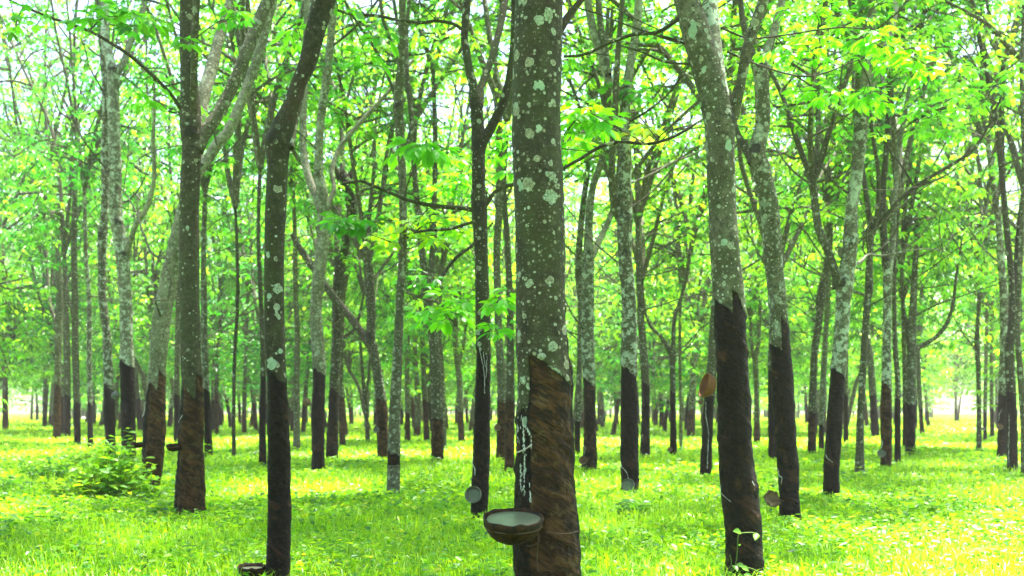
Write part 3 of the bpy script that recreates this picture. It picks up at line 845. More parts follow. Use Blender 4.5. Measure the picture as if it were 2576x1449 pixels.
make_tree('twelve', 'rubber tree with half brown tapped panel and brown cup, close right of centre trunk',
    [(1483, 1188, 42), (1483, 1181, 40), (1484, 1090, 34), (1482, 946, 31), (1478, 850, 32), (1478, 755, 33), (1479, 690, 31), (1480, 632, 32)],
    limbs=[('up', [(1480, 645, 26), (1482, 547, 20), (1492, 469, 18), (1513, 406, 16), (1530, 300, 13)], 0.65, 0.6, 0.2),
           ('up', [(1486, 645, 22), (1498, 625, 18), (1529, 560, 15), (1550, 500, 12)], 0.8, 0.5, 0.4)],
    panels=[(-1, 1, 950, 978, 0.45)], knots=[(1479, 632, 18, 0.2)], tone=0.6, lich=0.66, q=1, tint=0.6)

make_tree('thirteen', 'thin mottled rubber tree half hidden between the centre trunk and the brown cup tree',
    [(1452, 1154, 20), (1452, 1147, 16), (1453, 1060, 16), (1458, 900, 14), (1460, 755, 14), (1455, 690, 18), (1462, 560, 16), (1478, 430, 14), (1490, 300, 12)],
    panels=[(-1, 1, 1055, 1062, 0.05)], tone=0.5, lich=0.6, q=0, tint=0.5)

make_tree('forty four', 'short leaning black base of a rubber tree peeping out behind the orange bowl trunk',
    [(1774, 1206, 30), (1775, 1203, 30), (1778, 1120, 27), (1785, 994, 27), (1793, 900, 26), (1800, 780, 24), (1815, 640, 22), (1825, 480, 20), (1822, 330, 18)],
    panels=[(-1, 1, 985, 1000, 0.05)], tone=0.5, lich=0.5, q=1, tint=0.55)

make_tree('seventeen', 'reddish brown leaning rubber tree with a Y fork, left of the slender pale trunk',
    [(962, 1164, 30), (962, 1155, 28), (961, 1042, 30), (950, 946, 24), (936, 870, 26), (931, 850, 25), (934, 800, 22), (932, 755, 24), (926, 667, 26)],
    limbs=[('side', [(932, 865, 28), (916, 846, 22), (888, 807, 20), (845, 755, 20), (801, 693, 18), (754, 625, 16), (735, 590, 12)], 0.3, 0.35, 0.2)],
    panels=[(-1, 1, 1000, 1008, 0.8)], knots=[(930, 848, 18, 0.12)], tone=0.35, lich=0.52, q=1, tint=0.55)

make_tree('sixteen', 'dark rubber tree with a broken black stump for a top, behind the pale forked tree',
    [(836, 1158, 36), (835, 1152, 33), (838, 1050, 28), (844, 900, 22), (846, 850, 22), (847, 755, 24), (852, 690, 24), (868, 620, 22), (884, 547, 24), (882, 500, 28), (872, 465, 36), (866, 450, 34)],
    limbs=[('up', [(846, 860, 16), (872, 843, 9), (892, 828, 8), (905, 790, 7), (915, 740, 6)], 0.25, 0.3, 0.2),
           ('side', [(866, 480, 26), (852, 440, 18), (843, 414, 5)], 0.02, 0.0, 0.0), ('side', [(868, 480, 30), (862, 440, 22), (858, 412, 6)], 0.02, 0.0, 0.1),
           ('side', [(872, 480, 28), (878, 448, 18), (886, 424, 5)], 0.02, 0.0, 0.0),
           ('up', [(852, 700, 20), (847, 640, 15), (850, 560, 13), (862, 420, 12), (858, 300, 11)], 0.4, 0.45, 0.5)],
    panels=[(-1, 1, 968, 988, 0.3)], knots=[(868, 455, 60, 0.05)], tone=0.25, lich=0.35, q=1, tint=0.5, crown_s=0.8)

make_tree('thirty five', 'brown based rubber tree pressed close behind the one with the broken stump top',
    [(862, 1128, 20), (862, 1123, 18), (860, 1060, 16), (857, 980, 14), (858, 880, 13), (862, 760, 12)], panels=[(-1, 1, 990, 1000, 0.7)], tone=0.45, lich=0.4, tint=0.5)

make_tree('eighteen', 'rubber tree with brown base and leafy sprouts round its foot, dark V fork above',
    [(1101, 1172, 40), (1101, 1162, 34), (1099, 1042, 29), (1096, 946, 27), (1089, 840, 24), (1077, 755, 26), (1076, 725, 30)],
    limbs=[('up', [(1074, 740, 26), (1066, 670, 19), (1061, 625, 17), (1051, 521, 15), (1041, 406, 14), (1045, 300, 12)], 0.45, 0.45, 0.2),
           ('up', [(1078, 740, 24), (1087, 651, 16), (1092, 521, 14), (1095, 365, 13), (1090, 182, 11)], 0.5, 0.45, 0.3)],
    branches=[([(1084, 730, 12), (1092, 724, 10), (1145, 651, 9), (1191, 615, 8), (1240, 560, 6)], 0.3, 0.15, 2)],
    panels=[(-1, 1, 1050, 1056, 0.6)], knots=[(1076, 722, 22, 0.15)], tone=0.40, lich=0.55, q=1, tint=0.6)

make_tree('nineteen', 'rubber tree behind the reddish trunk, rust brown base with a small cup on its left',
    [(1259, 1168, 28), (1259, 1162, 24), (1262, 1040, 23), (1261, 950, 22), (1255, 850, 19), (1252, 755, 18), (1250, 625, 18), (1256, 521, 20), (1256, 400, 19), (1255, 312, 18), (1248, 240, 15), (1246, 150, 12), (1260, 20, 10)],
    panels=[(-1, 1, 1005, 1015, 0.8)], tone=0.62, lich=0.5, q=1, tint=0.6)
make_tree('nineteen b', 'brown rubber tree half hidden behind the left edge of the centre trunk',
    [(1281, 1198, 28), (1281, 1191, 26), (1283, 1050, 24), (1284, 900, 20), (1282, 755, 18), (1276, 600, 15), (1268, 480, 13), (1275, 300, 11)],
    panels=[(-1, 1, 1000, 1008, 0.7)], tone=0.4, lich=0.3, q=1, tint=0.6)

# ---- left group -----------------------------------------------------------
make_tree('twenty one', 'tall white mottled rubber tree at left, black base with a silvery round bowl',
    [(326, 1170, 40), (325, 1162, 36), (322, 1042, 37), (320, 922, 35), (318, 850, 31), (316, 755, 31), (306, 625, 34), (292, 547, 32), (290, 417, 31), (287, 312, 29), (285, 208, 29), (286, 172, 30)],
    limbs=[('up', [(284, 185, 26), (272, 130, 22), (265, 104, 22), (264, 40, 20), (265, -15, 20)], 0.85, 0.7, 0.2),
           ('up', [(290, 185, 22), (307, 165, 16), (323, 120, 15), (348, 60, 14), (366, -15, 14)], 0.8, 0.6, 0.4),
           ('side', [(316, 650, 20), (326, 610, 14), (344, 562, 13), (370, 521, 12), (388, 443, 11), (385, 365, 10), (388, 286, 9), (388, 187, 7)], 0.85, 0.4, -0.2)],
    panels=[(-1, 1, 900, 925, 0.08)], knots=[(300, 560, 18, 0.1), (286, 180, 18, 0.1), (315, 640, 18, .08)], tone=0.70, lich=0.67, q=1, tint=0.4)

make_tree('twenty', 'narrow white patched rubber tree leaning behind the tall mottled one, charcoal base',
    [(277, 1154, 30), (278, 1147, 26), (276, 1042, 28), (272, 946, 23), (269, 850, 21), (258, 755, 20), (256, 680, 20), (258, 600, 24), (264, 521, 18), (264, 365, 19), (266, 310, 17), (262, 180, 15), (250, 60, 13)],
    panels=[(-1, 1, 958, 982, 0.05)], knots=[(257, 590, 16, 0.12)], tone=0.5, lich=0.66, q=1, tint=0.35)
make_tree('twenty two', 'reddish based rubber tree standing leftmost of the left cluster beside the open gap',
    [(143, 1112, 24), (143, 1104, 20), (144, 1000, 17), (146, 900, 17), (147, 820, 20), (150, 755, 16), (146, 640, 13), (150, 500, 11)],
    limbs=[('up', [(146, 830, 16), (136, 800, 9), (124, 755, 9), (118, 660, 8), (110, 540, 7)], 0.5, 0.4, 0.2)], panels=[(-1, 1, 962, 972, 0.85)], tone=0.6, lich=0.5, tint=0.35)
make_tree('twenty three', 'brown based rubber tree with pale streaks in the middle of the left cluster',
    [(170, 1104, 16), (170, 1099, 15), (170, 1000, 16), (168, 860, 16), (165, 755, 12), (160, 600, 10), (150, 460, 9)], panels=[(-1, 1, 985, 1000, 0.4)], tone=0.45, lich=0.5, tint=0.35)
make_tree('twenty four', 'straight rubber tree in the left cluster with black foot and a small white rimmed cup',
    [(195, 1124, 22), (195, 1118, 18), (193, 1010, 17), (190, 898, 17), (188, 755, 16), (186, 620, 14), (190, 420, 12)],
    limbs=[('up', [(188, 800, 14), (178, 770, 9), (168, 730, 8), (160, 640, 7)], 0.6, 0.4, 0.3)], panels=[(-1, 1, 1008, 1016, 0.05)], tone=0.5, lich=0.5, tint=0.4)
make_tree('twenty five', 'slim pale rubber tree with black sleeve base, rightmost of the left cluster',
    [(229, 1134, 18), (228, 1128, 15), (226, 1000, 12), (224, 860, 12), (224, 755, 11), (216, 640, 10), (212, 480, 9)], panels=[(-1, 1, 1010, 1018, 0.05)], tone=0.5, lich=0.65, tint=0.35)
make_tree('twenty six', 'dark forked rubber tree at the left edge of the photo with a red brown foot',
    [(14, 1086, 18), (14, 1080, 15), (13, 990, 14), (12, 940, 14), (10, 900, 12), (20, 830, 10), (32, 755, 9), (42, 640, 7)],
    limbs=[('up', [(11, 930, 10), (6, 850, 9), (2, 755, 8), (0, 620, 7)], 0.6, 0.5, 0.2)], panels=[(-1, 1, 985, 990, 0.8)], tone=0.35, lich=0.4, tint=0.4)
make_tree('twenty seven', 'black based rubber tree glimpsed directly left of the straight brown trunk',
    [(444, 1120, 18), (444, 1114, 15), (445, 1000, 14), (446, 880, 13), (448, 755, 12), (446, 600, 11)], panels=[(-1, 1, 985, 995, 0.02)], tone=0.5, lich=0.5, tint=0.4)
make_tree('twenty eight', 'speckled rubber tree with a black base close right of the straight brown trunk',
    [(525, 1156, 26), (525, 1147, 22), (522, 1050, 19), (518, 950, 17), (514, 850, 17), (513, 755, 16), (512, 640, 13), (516, 480, 11)],
    branches=[([(512, 858, 6), (540, 838, 6), (590, 806, 5), (642, 755, 5), (668, 735, 4)], -0.6, 0.9, 2)], panels=[(-1, 1, 972, 985, 0.05)], tone=0.55, lich=0.62, q=0, tint=0.45)
make_tree('twenty nine', 'small reddish based rubber tree with a bent grey trunk, right of the speckled one',
    [(546, 1096, 12), (546, 1090, 11), (545, 1000, 10), (546, 900, 9), (552, 830, 9), (556, 755, 8), (548, 650, 7)], panels=[(-1, 1, 985, 990, 0.8)], tone=0.45, lich=0.5, tint=0.5)
make_tree('thirty', 'very thin dark rubber tree, straight and bare, left of the kinked dark trunk',
    [(587, 1158, 14), (588, 1152, 11), (588, 1050, 9), (590, 900, 9), (598, 755, 9), (597, 640, 8), (592, 520, 7)], tone=0.22, lich=0.2, tint=0.5)
make_tree('thirty one', 'pale rubber tree with short brown foot between the thin bare and kinked trunks',
    [(614, 1096, 14), (614, 1090, 13), (615, 1000, 12), (618, 900, 10), (622, 755, 9)], panels=[(-1, 1, 1030, 1034, 0.7)], tone=0.6, lich=0.5, tint=0.5)
make_tree('thirty two', 'all black stem of a rubber tree touching the left edge of the kinked dark trunk',
    [(661, 1180, 24), (661, 1174, 20), (660, 1080, 18), (662, 960, 14), (660, 850, 12), (656, 755, 12), (650, 600, 10), (654, 420, 9)], panels=[(-1, 1, 930, 950, 0.02)], tone=0.3, lich=0.3, q=0, tint=0.45)
make_tree('thirty three', 'greenish untapped rubber tree, slim, right of the kinked dark trunk',
    [(746, 1138, 22), (746, 1133, 19), (747, 1050, 16), (747, 940, 15), (748, 830, 14), (744, 755, 13), (742, 600, 11), (738, 480, 9)], tone=0.62, lich=0.45, tint=0.5)
make_tree('thirty four', 'slanting dark rubber tree between the slim greenish trunk and the pale forked one',
    [(761, 1096, 14), (762, 1090, 12), (768, 1000, 11), (776, 900, 10), (782, 800, 9), (790, 700, 8)], panels=[(-1, 1, 1010, 1014, 0.5)], tone=0.4, lich=0.4, tint=0.5)
# ---- centre background ----------------------------------------------------
make_tree('thirty six', 'small dark Y shaped rubber tree in the bright background left of the leaning brown trunk',
    [(925, 1117, 14), (925, 1112, 12), (922, 1040, 10), (917, 990, 10), (912, 940, 8), (906, 860, 7)],
    limbs=[('up', [(918, 1000, 9), (926, 960, 7), (930, 900, 6), (930, 800, 5)], 0.3, 0.2, 0.1)], tone=0.25, lich=0.25, tint=0.6)
make_tree('thirty eight', 'pale background rubber tree with brown foot, right of the slender pale trunk',
    [(1026, 1117, 18), (1026, 1112, 16), (1025, 1050, 13), (1024, 940, 12), (1026, 830, 11), (1030, 700, 9)], panels=[(-1, 1, 1036, 1040, 0.6)], tone=0.65, lich=0.55, tint=0.6)
make_tree('thirty nine', 'background rubber tree with a long dark base left of the sprouting trunk',
    [(1074, 1117, 20), (1074, 1112, 17), (1071, 1040, 15), (1066, 940, 14), (1062, 850, 12)], panels=[(-1, 1, 1000, 1010, 0.5)], tone=0.5, lich=0.5, tint=0.6)
make_tree('forty one', 'narrow grey rubber tree hugging the right side of the sprouting trunk',
    [(1117, 1132, 15), (1117, 1124, 13), (1116, 1040, 12), (1112, 920, 11), (1106, 830, 9), (1110, 700, 8)], tone=0.5, lich=0.4, tint=0.6)
make_tree('forty', 'white spotted background rubber tree with red brown foot left of the reddish trunk',
    [(1161, 1119, 20), (1161, 1114, 18), (1159, 1050, 16), (1156, 960, 15), (1150, 905, 15), (1145, 830, 13), (1148, 700, 10)],
    limbs=[('up', [(1152, 920, 12), (1164, 880, 7), (1172, 820, 6)], 0.5, 0.5, .2)], panels=[(-1, 1, 1035, 1038, 0.85)], tone=0.6, lich=0.6, tint=0.6)
make_tree('forty two', 'dark brown rubber tree right of the pale cup tree with dark collar under its limb',
    [(1622, 1162, 28), (1622, 1155, 26), (1624, 1050, 22), (1623, 950, 21), (1616, 850, 19), (1610, 755, 15), (1606, 680, 14), (1604, 560, 12)],
    panels=[(-1, 1, 955, 975, 0.05)], knots=[(1610, 770, 10, .1)], tone=0.42, lich=0.55, q=1, tint=0.6)
make_tree('forty three', 'background rubber tree with a candelabra fork and black foot, between the two cup bearing trunks',
    [(1694, 1154, 22), (1694, 1148, 19), (1693, 1050, 16), (1692, 940, 15), (1691, 880, 18)],
    limbs=[('up', [(1689, 890, 14), (1665, 850, 9), (1638, 822, 8), (1622, 780, 7), (1616, 700, 6)], 0.35, 0.3, 0.1),
           ('up', [(1693, 890, 14), (1694, 850, 11), (1698, 795, 10), (1712, 755, 9), (1730, 680, 8), (1738, 600, 6)], 0.45, 0.4, 0.2)],
    panels=[(-1, 1, 982, 992, 0.15)], tone=0.45, lich=0.45, q=1, tint=0.65)
make_tree('forty seven', 'thin pale rubber tree stem just right of the candelabra forked tree',
    [(1713, 1134, 11), (1713, 1128, 10), (1712, 1000, 8), (1710, 850, 8), (1714, 720, 7)], tone=0.6, lich=0.5, tint=0.6)
# ---- right group ----------------------------------------------------------
make_tree('fifty', 'rubber tree with red brown foot standing between the orange bowl trunk and its curved neighbour',
    [(1904, 1119, 20), (1904, 1114, 18), (1904, 1050, 14), (1902, 950, 12), (1900, 905, 14), (1908, 860, 10), (1912, 755, 9)],
    limbs=[('up', [(1901, 915, 12), (1892, 880, 8), (1888, 800, 7)], 0.5, 0.4, .2)], panels=[(-1, 1, 1062, 1066, 0.7)], tone=0.55, lich=0.5, tint=0.6)
make_tree('fifty one', 'black base of a rubber tree half covered by the curved grey trunk',
    [(1944, 1166, 24), (1944, 1157, 22), (1942, 1050, 20), (1940, 950, 18), (1942, 850, 16), (1950, 700, 14)], panels=[(-1, 1, 930, 940, 0.03)], tone=0.5, lich=0.5, q=0, tint=0.55)
make_tree('fifty two', 'spotted brown rubber tree leaning right with a reddish base, left of the sawn panel tree',
    [(2042, 1150, 26), (2042, 1143, 23), (2043, 1050, 21), (2046, 950, 18), (2050, 880, 18), (2062, 800, 17), (2064, 755, 24), (2082, 660, 18), (2090, 540, 14)],
    panels=[(-1, 1, 1035, 1040, 0.55)], tone=0.32, lich=0.52, q=1, tint=0.6)
make_tree('fifty three', 'pale greenish rubber tree with black foot right behind the leaning spotted brown one',
    [(2066, 1138, 18), (2066, 1133, 15), (2067, 1050, 14), (2072, 920, 13), (2080, 800, 13), (2084, 700, 12), (2076, 560, 10)], panels=[(-1, 1, 1066, 1072, 0.1)], tone=0.66, lich=0.6, tint=0.6)
make_tree('fifty four', 'rubber tree with black foot peeping out right of the sawn panel tree',
    [(2128, 1119, 15), (2128, 1114, 13), (2128, 1040, 12), (2128, 900, 11), (2132, 760, 10)], panels=[(-1, 1, 990, 996, 0.05)], tone=0.55, lich=0.5, tint=0.6)
make_tree('fifty five', 'dark slender rubber tree with a sinuous trunk, right of the rusty based tree',
    [(2258, 1174, 22), (2258, 1167, 17), (2258, 1050, 15), (2258, 950, 14), (2252, 880, 12), (2250, 755, 10), (2252, 640, 10), (2262, 500, 9)],
    panels=[(-1, 1, 1000, 1004, 0.05)], tone=0.32, lich=0.45, q=0, tint=0.6)
make_tree('fifty seven', 'broad double stemmed rubber tree beside the path with a limb sweeping up to the right',
    [(2289, 1150, 30), (2290, 1143, 26), (2290, 1050, 26), (2292, 950, 23), (2294, 870, 22), (2296, 800, 20), (2300, 700, 15), (2310, 560, 12)],
    limbs=[('side', [(2296, 885, 16), (2318, 870, 11), (2352, 850, 10), (2380, 817, 10), (2396, 770, 9), (2405, 700, 7), (2420, 600, 5)], 0.35, 0.35, -0.1),
           ('up', [(2290, 880, 16), (2282, 830, 11), (2272, 770, 9), (2268, 660, 8)], 0.3, 0.3, 0.1)],
    panels=[(-1, 1, 1012, 1022, 0.3)], tone=0.42, lich=0.6, q=1, tint=0.6)
make_tree('fifty six', 'rubber tree standing close left of the double stemmed one by the path',
    [(2276, 1134, 15), (2276, 1128, 13), (2277, 1040, 12), (2275, 900, 11), (2270, 760, 9)], panels=[(-1, 1, 1015, 1020, 0.3)], tone=0.55, lich=0.6, tint=0.6)
make_tree('fifty eight', 'leaning rubber tree with dark foot right behind the double stemmed one at the path edge',
    [(2321, 1096, 14), (2320, 1090, 12), (2316, 1030, 11), (2311, 930, 11), (2310, 820, 10), (2322, 700, 8)], panels=[(-1, 1, 1026, 1030, 0.4)], tone=0.5, lich=0.5, tint=0.6)
make_tree('sixty three', 'mottled rubber tree standing alone on the right side of the bright path',
    [(2463, 1139, 17), (2463, 1133, 14), (2463, 1040, 12), (2461, 930, 11), (2458, 870, 13), (2460, 800, 9), (2466, 680, 8)], tone=0.4, lich=0.5, q=0, tint=0.6,
    branches=[([(2458, 880, 5), (2430, 850, 4), (2400, 800, 3)], 0.1, 0.4, 2)])
make_tree('sixty four', 'rubber tree with dark foot and cup, right of the lone mottled path tree',
    [(2478, 1114, 12), (2478, 1109, 10), (2478, 1040, 10), (2480, 930, 9), (2482, 800, 8)], panels=[(-1, 1, 1035, 1040, 0.1)], tone=0.65, lich=0.5, tint=0.6)
make_tree('sixty five', 'rubber tree with a short dark brown foot left of the black double trunk at right',
    [(2496, 1106, 12), (2496, 1100, 11), (2495, 1030, 10), (2494, 920, 9), (2494, 800, 8)], panels=[(-1, 1, 1026, 1030, 0.4)], tone=0.6, lich=0.5, tint=0.6)
make_tree('sixty six', 'dark rubber tree with reddish cup, left half of the black double trunk at right',
    [(2520, 1160, 30), (2521, 1153, 26), (2522, 1050, 24), (2524, 960, 21), (2526, 870, 20), (2526, 755, 21), (2520, 680, 18), (2512, 560, 15), (2496, 440, 13), (2484, 360, 12)],
    panels=[(-1, 1, 990, 1000, 0.05)], tone=0.55, lich=0.66, q=1, tint=0.6)
make_tree('sixty seven', 'dripping black rubber tree with lofty dark limbs, right half of the double trunk',
    [(2546, 1196, 30), (2547, 1188, 26), (2546, 1090, 26), (2543, 980, 24), (2540, 870, 22), (2546, 820, 20), (2545, 700, 15), (2543, 677, 15), (2528, 521, 14), (2507, 313, 13), (2481, 182, 12), (2460, 78, 9)],
    limbs=[('up', [(2542, 860, 22), (2556, 820, 18), (2562, 780, 16), (2556, 700, 13), (2560, 600, 11), (2574, 480, 9)], 0.1, 0.1, 0.1),
           ('up', [(2545, 690, 14), (2530, 560, 14), (2522, 440, 14), (2520, 300, 12), (2524, 160, 10)], 0.15, 0.2, 0.2)],
    branches=[([(2576, 155, 14), (2530, 112, 12), (2490, 66, 10), (2440, 35, 9), (2365, -4, 8)], -0.6, 0.5, 5)],
    panels=[(-1, 1, 985, 990, 0.04)], tone=0.14, lich=0.32, q=1, tint=0.6)
make_tree('sixty eight', 'rubber tree cut off by the right edge, leaning left with mottled bark',
    [(2580, 1210, 24), (2580, 1203, 22), (2576, 1060, 18), (2568, 950, 16), (2560, 850, 14), (2562, 755, 13), (2570, 600, 12), (2576, 400, 11), (2570, 200, 10), (2580, -15, 9)], tone=0.5, lich=0.55, q=0, tint=0.6)

# ------------------------------------------------------------------ far rows of trees
def far_tree_mesh(k):
    rng = np.random.default_rng(500 + k)
    h = rng.uniform(2.7, 3.9)
    r = rng.uniform(0.085, 0.12)
    bend = rng.normal(0, 0.30, 2)
    P = np.array([[0, 0, -0.1], [0, 0, 0.02], [bend[0] * .3, bend[1] * .3, h * .35], [bend[0] * .8, bend[1] * .5, h * .7], [bend[0] * 1.6, bend[1], h]])
    R = np.array([r * 1.3, r * 1.2, r, r * .85, r * .8])
    mb = MB()
    ph = rng.uniform(0.35, 1.6); br = rng.choice([0.0, 0.3, 0.8])
    stem(mb, P, R, 14, 0.12, rng.uniform(0.4, 0.7), rng.uniform(0.45, 0.7), 900 + k, ([(-1, ph + .08, br), (1, ph - .05, br)], None), [(P[-1], .15, .15)])
    ends = []
    for j in range(rng.integers(2, 4)):
        az = rng.uniform(0, 6.28); inc = rng.uniform(0.15, 0.5); L = rng.uniform(1.6, 2.8)
        d = np.array([math.cos(az) * math.sin(inc), math.sin(az) * math.sin(inc), math.cos(inc)])
        Q = np.array([P[-1] - [0, 0, .08], P[-1] + d * L * .4, P[-1] + unit(d + np.array([0, 0, .35])) * L + d * .15])
        stem(mb, Q, np.array([r * .62, r * .5, r * .3]), 10, 0.18, 0.6, 0.55, 950 + k * 7 + j)
        ends.append(Q[-1])
    return mb.mesh('trunk', BARK), ends, P[-1]


FAR = []
for k in range(9):
    me, ends, fork = far_tree_mesh(k)
    FAR.append((bpy.data.objects.new('trunk', me), ends, fork))

placed = [(t['org'][0], t['org'][1]) for t in TREES.values()]
A, B = np.array([1.5, 3.05]), np.array([-1.55, 3.15])           # the two diagonals of the planting grid
rngf = np.random.default_rng(42)
n_far = 0
cand = []
for i in range(-40, 60):
    for j in range(-40, 60):
        p = np.array([0.4, 4.0]) + A * i * 1.02 + B * j * 1.02 + rngf.normal(0, 0.28, 2)
        cand.append(p)
cand.sort(key=lambda p: p[1])
for p in cand:
    x, y = p
    if y < 12 or y > 92: continue
    if abs(x) > y * 0.56 + 3: continue
    if y < 33 and abs(x) < y * 0.4975 + 0.5: continue
    u = CX + x / y * FPX
    if abs(x - 0.437 * y) < 1.7 and y < 75: continue                     # the bright lanes stay open
    if abs(x + 0.478 * y) < 1.3 and y < 75: continue
    if any((x - a) ** 2 + (y - b) ** 2 < 4.5 for a, b in placed): continue
    keep = 0.95 if y < 50 else (0.8 if y < 65 else 0.6)
    if y > 33 and abs(x) > y * 0.4975 + 1.2: continue
    if n_far + len(TREES) >= 296: break
    if rngf.random() > keep: continue
    placed.append((x, y))
    zone = 'left' if u < 640 else ('middle' if u < 1700 else 'right')
    lab = {'left': 'small distant rubber tree with a dark foot in the far rows at left',
           'middle': 'small distant rubber tree with a dark foot in the far rows of the middle',
           'right': 'small distant rubber tree with a dark foot in the far rows at right'}[zone]
    T = thing('rubber_tree', lab, 'tree', (x, y, 0), 'rubber trees in the far rows, ' + zone)
    to, ends, fork = FAR[int(rngf.integers(len(FAR)))]
    s = rngf.uniform(0.85, 1.15); rz = rngf.uniform(0, 6.28)
    inst(to, T, (0, 0, 0), rz, (s, s, s))
    cf = np.array(fork) * s
    c, sn = math.cos(rz), math.sin(rz)
    base = (cf[0] * c - cf[1] * sn, cf[0] * sn + cf[1] * c, cf[2] - 0.1)
    tint = 0.68 + rngf.normal(0, 0.2) - (0.18 if u < 900 else 0)
    put_crown(T, base, int(rngf.integers(6)) if y > 22 else 6 + int(rngf.integers(3)), rngf.uniform(0.95, 1.2), rngf.uniform(0, 6.28), np.clip(tint, 0, 1), rngf.uniform(1.35, 1.9))
    n_far += 1
print('far trees', n_far, 'near', len(TREES))

# ------------------------------------------------------------------ leafy sprays of the nearer trees
YEL = np.array([[0.16, 0.31, 0.008, 1], [0.21, 0.33, 0.008, 1], [0.10, 0.27, 0.008, 1]])
BRI = np.array([[0.085, 0.275, 0.008, 1], [0.115, 0.31, 0.007, 1], [0.065, 0.23, 0.009, 1]])
DRK = np.array([[0.022, 0.115, 0.012, 1], [0.034, 0.145, 0.010, 1], [0.05, 0.18, 0.009, 1]])
PAL = np.array([[0.34, 0.40, 0.08, 1], [0.27, 0.38, 0.04, 1]])


def spray(key, stemp, tips, Y, cols, leaf_px, nleaf=(5, 9), seed=1):
    """a leafy shoot: a thin stem through photo points, umbrellas of leaves at the tips"""
    t = TREES[key]; rng = np.random.default_rng(seed)
    L = leaf_px / FPX * Y
    tw = MB()
    s0 = at(*stemp[0], Y) - t['org']
    pts = [s0] + [at(x, y, Y + rng.uniform(-.25, .25)) - t['org'] for x, y in stemp[1:]]
    rr = np.linspace(4.5, 2.2, len(pts)) / 2 / FPX * Y
    thin_tube(tw, np.array(pts), rr, 6, 0.05, tone=0.3, lich=0.15, pd=-1.0)
    P = []
    for (x, y) in tips:
        e = at(x, y, Y + rng.uniform(-0.35, 0.35)) - t['org']
        k = int(np.argmin([np.linalg.norm(e - p) for p in pts]))
        md = (pts[k] + e) / 2 + rng.normal(0, 0.03, 3)
        thin_tube(tw, np.array([pts[k], md, e]), np.array([2.4, 1.9, 1.4]) / 2 / FPX * Y, 5, 0.06, tone=0.45, lich=0.1, pd=-1.0)
        P.append(e)
    tobj_children = []
    for e in P:
        lf, stems = MB(), []
        whorls(lf, [np.zeros(3)], rng, nleaf, L * 0.7, L * 1.1, L * 0.47, cols=cols, fine=True, stems=stems, tilt=(-0.35, 0.5))
        for a, b in stems:
            thin_tube(lf, np.array([a, b]), np.array([0.0022, 0.0016]) * Y / 9, 3, 1.0, 1, tone=0.7, lich=0.0, pd=-1.0)
        tobj_children.append((e, lf))
    o = tw.build('twig', BARK, t['o'])
    for e, lf in tobj_children:
        q = lf.build('leaf_cluster', [LEAF, BARK], o, tuple(e), smooth=True); q['tint'] = 0.38
    return o


spray('five', [(1017, 500), (1030, 450), (1066, 385)], [(1069, 372), (1020, 380), (1110, 378), (1050, 365)], 9.0, BRI, 40, seed=1)
spray('fourteen', [(1040, 586), (1080, 560), (1120, 565)], [(1075, 540), (1110, 592), (1150, 548), (1090, 606), (1040, 560), (1130, 575), (1060, 595), (1100, 545), (1160, 585), (1010, 575)], 11.4, YEL, 30, seed=2)
spray('fourteen', [(1005, 620), (960, 600), (930, 590)], [(960, 595), (985, 560), (990, 610), (940, 610), (970, 625)], 11.6, YEL, 26, seed=3)
spray('five', [(960, 478), (945, 520), (900, 560), (870, 580)], [(904, 552), (845, 560), (930, 560), (880, 575), (860, 550)], 8.6, DRK, 34, seed=4)
spray('fourteen', [(1150, 820), (1120, 790)], [(1120, 742), (1165, 762), (1085, 805), (1060, 785), (1130, 800), (1100, 770), (1190, 745), (1150, 790)], 9.6, BRI, 38, seed=5)
spray('five', [(1222, 800), (1250, 770)], [(1269, 748), (1250, 765), (1285, 735), (1262, 822), (1245, 835)], 8.3, BRI, 36, seed=6)
spray('nineteen', [(1250, 520), (1200, 450), (1165, 430)], [(1165, 438), (1180, 408), (1150, 465), (1190, 470), (1130, 450), (1175, 495), (1150, 400), (1110, 480)], 13.5, BRI, 28, seed=7)
spray('nineteen', [(1255, 330), (1285, 320)], [(1270, 310), (1240, 345), (1280, 350), (1265, 385), (1230, 400), (1275, 430)], 14.0, BRI, 28, seed=27)
spray('main', [(1420, 340), (1450, 300), (1500, 300)], [(1440, 285), (1490, 290), (1525, 303), (1465, 270), (1510, 320), (1455, 310)], 6.4, BRI, 38, seed=8)
spray('main', [(1420, 430), (1430, 370)], [(1432, 352), (1450, 370), (1424, 385)], 6.6, BRI, 36, seed=9)
spray('eleven', [(1590, 370), (1620, 345)], [(1625, 322), (1640, 335), (1605, 340)], 11.0, PAL, 34, (4, 6), seed=10)
spray('eleven', [(1560, 300), (1568, 240)], [(1565, 222), (1540, 232), (1590, 230), (1610, 236)], 11.3, DRK, 26, seed=11)
spray('two', [(60, 15), (45, 45), (40, 70)], [(20, 42), (66, 70), (35, 75), (15, 20), (95, 30), (50, 55)], 7.6, DRK, 30, (3, 5), seed=12)
spray('two', [(224, 78), (262, 45), (330, 40)], [(260, 22), (312, 20), (355, 45), (290, 48), (235, 45), (395, 52), (335, 72), (210, 60)], 7.8, DRK, 34, seed=13)
spray('two', [(390, 190), (382, 225)], [(375, 226), (364, 254), (388, 248)], 8.2, BRI, 32, (2, 4), seed=14)
spray('two', [(492, 60), (470, 110), (540, 60), (589, 40)], [(470, 105), (589, 30), (605, 45), (570, 50)], 8.6, DRK, 26, seed=15)
spray('five', [(880, 36), (905, 100), (920, 140)], [(916, 138), (952, 80), (936, 165), (870, 22), (905, 155), (960, 95)], 8.2, DRK, 36, (3, 5), seed=16)
spray('four', [(758, 100), (740, 85)], [(738, 80), (725, 105), (750, 70)], 6.2, DRK, 34, (3, 5), seed=17)
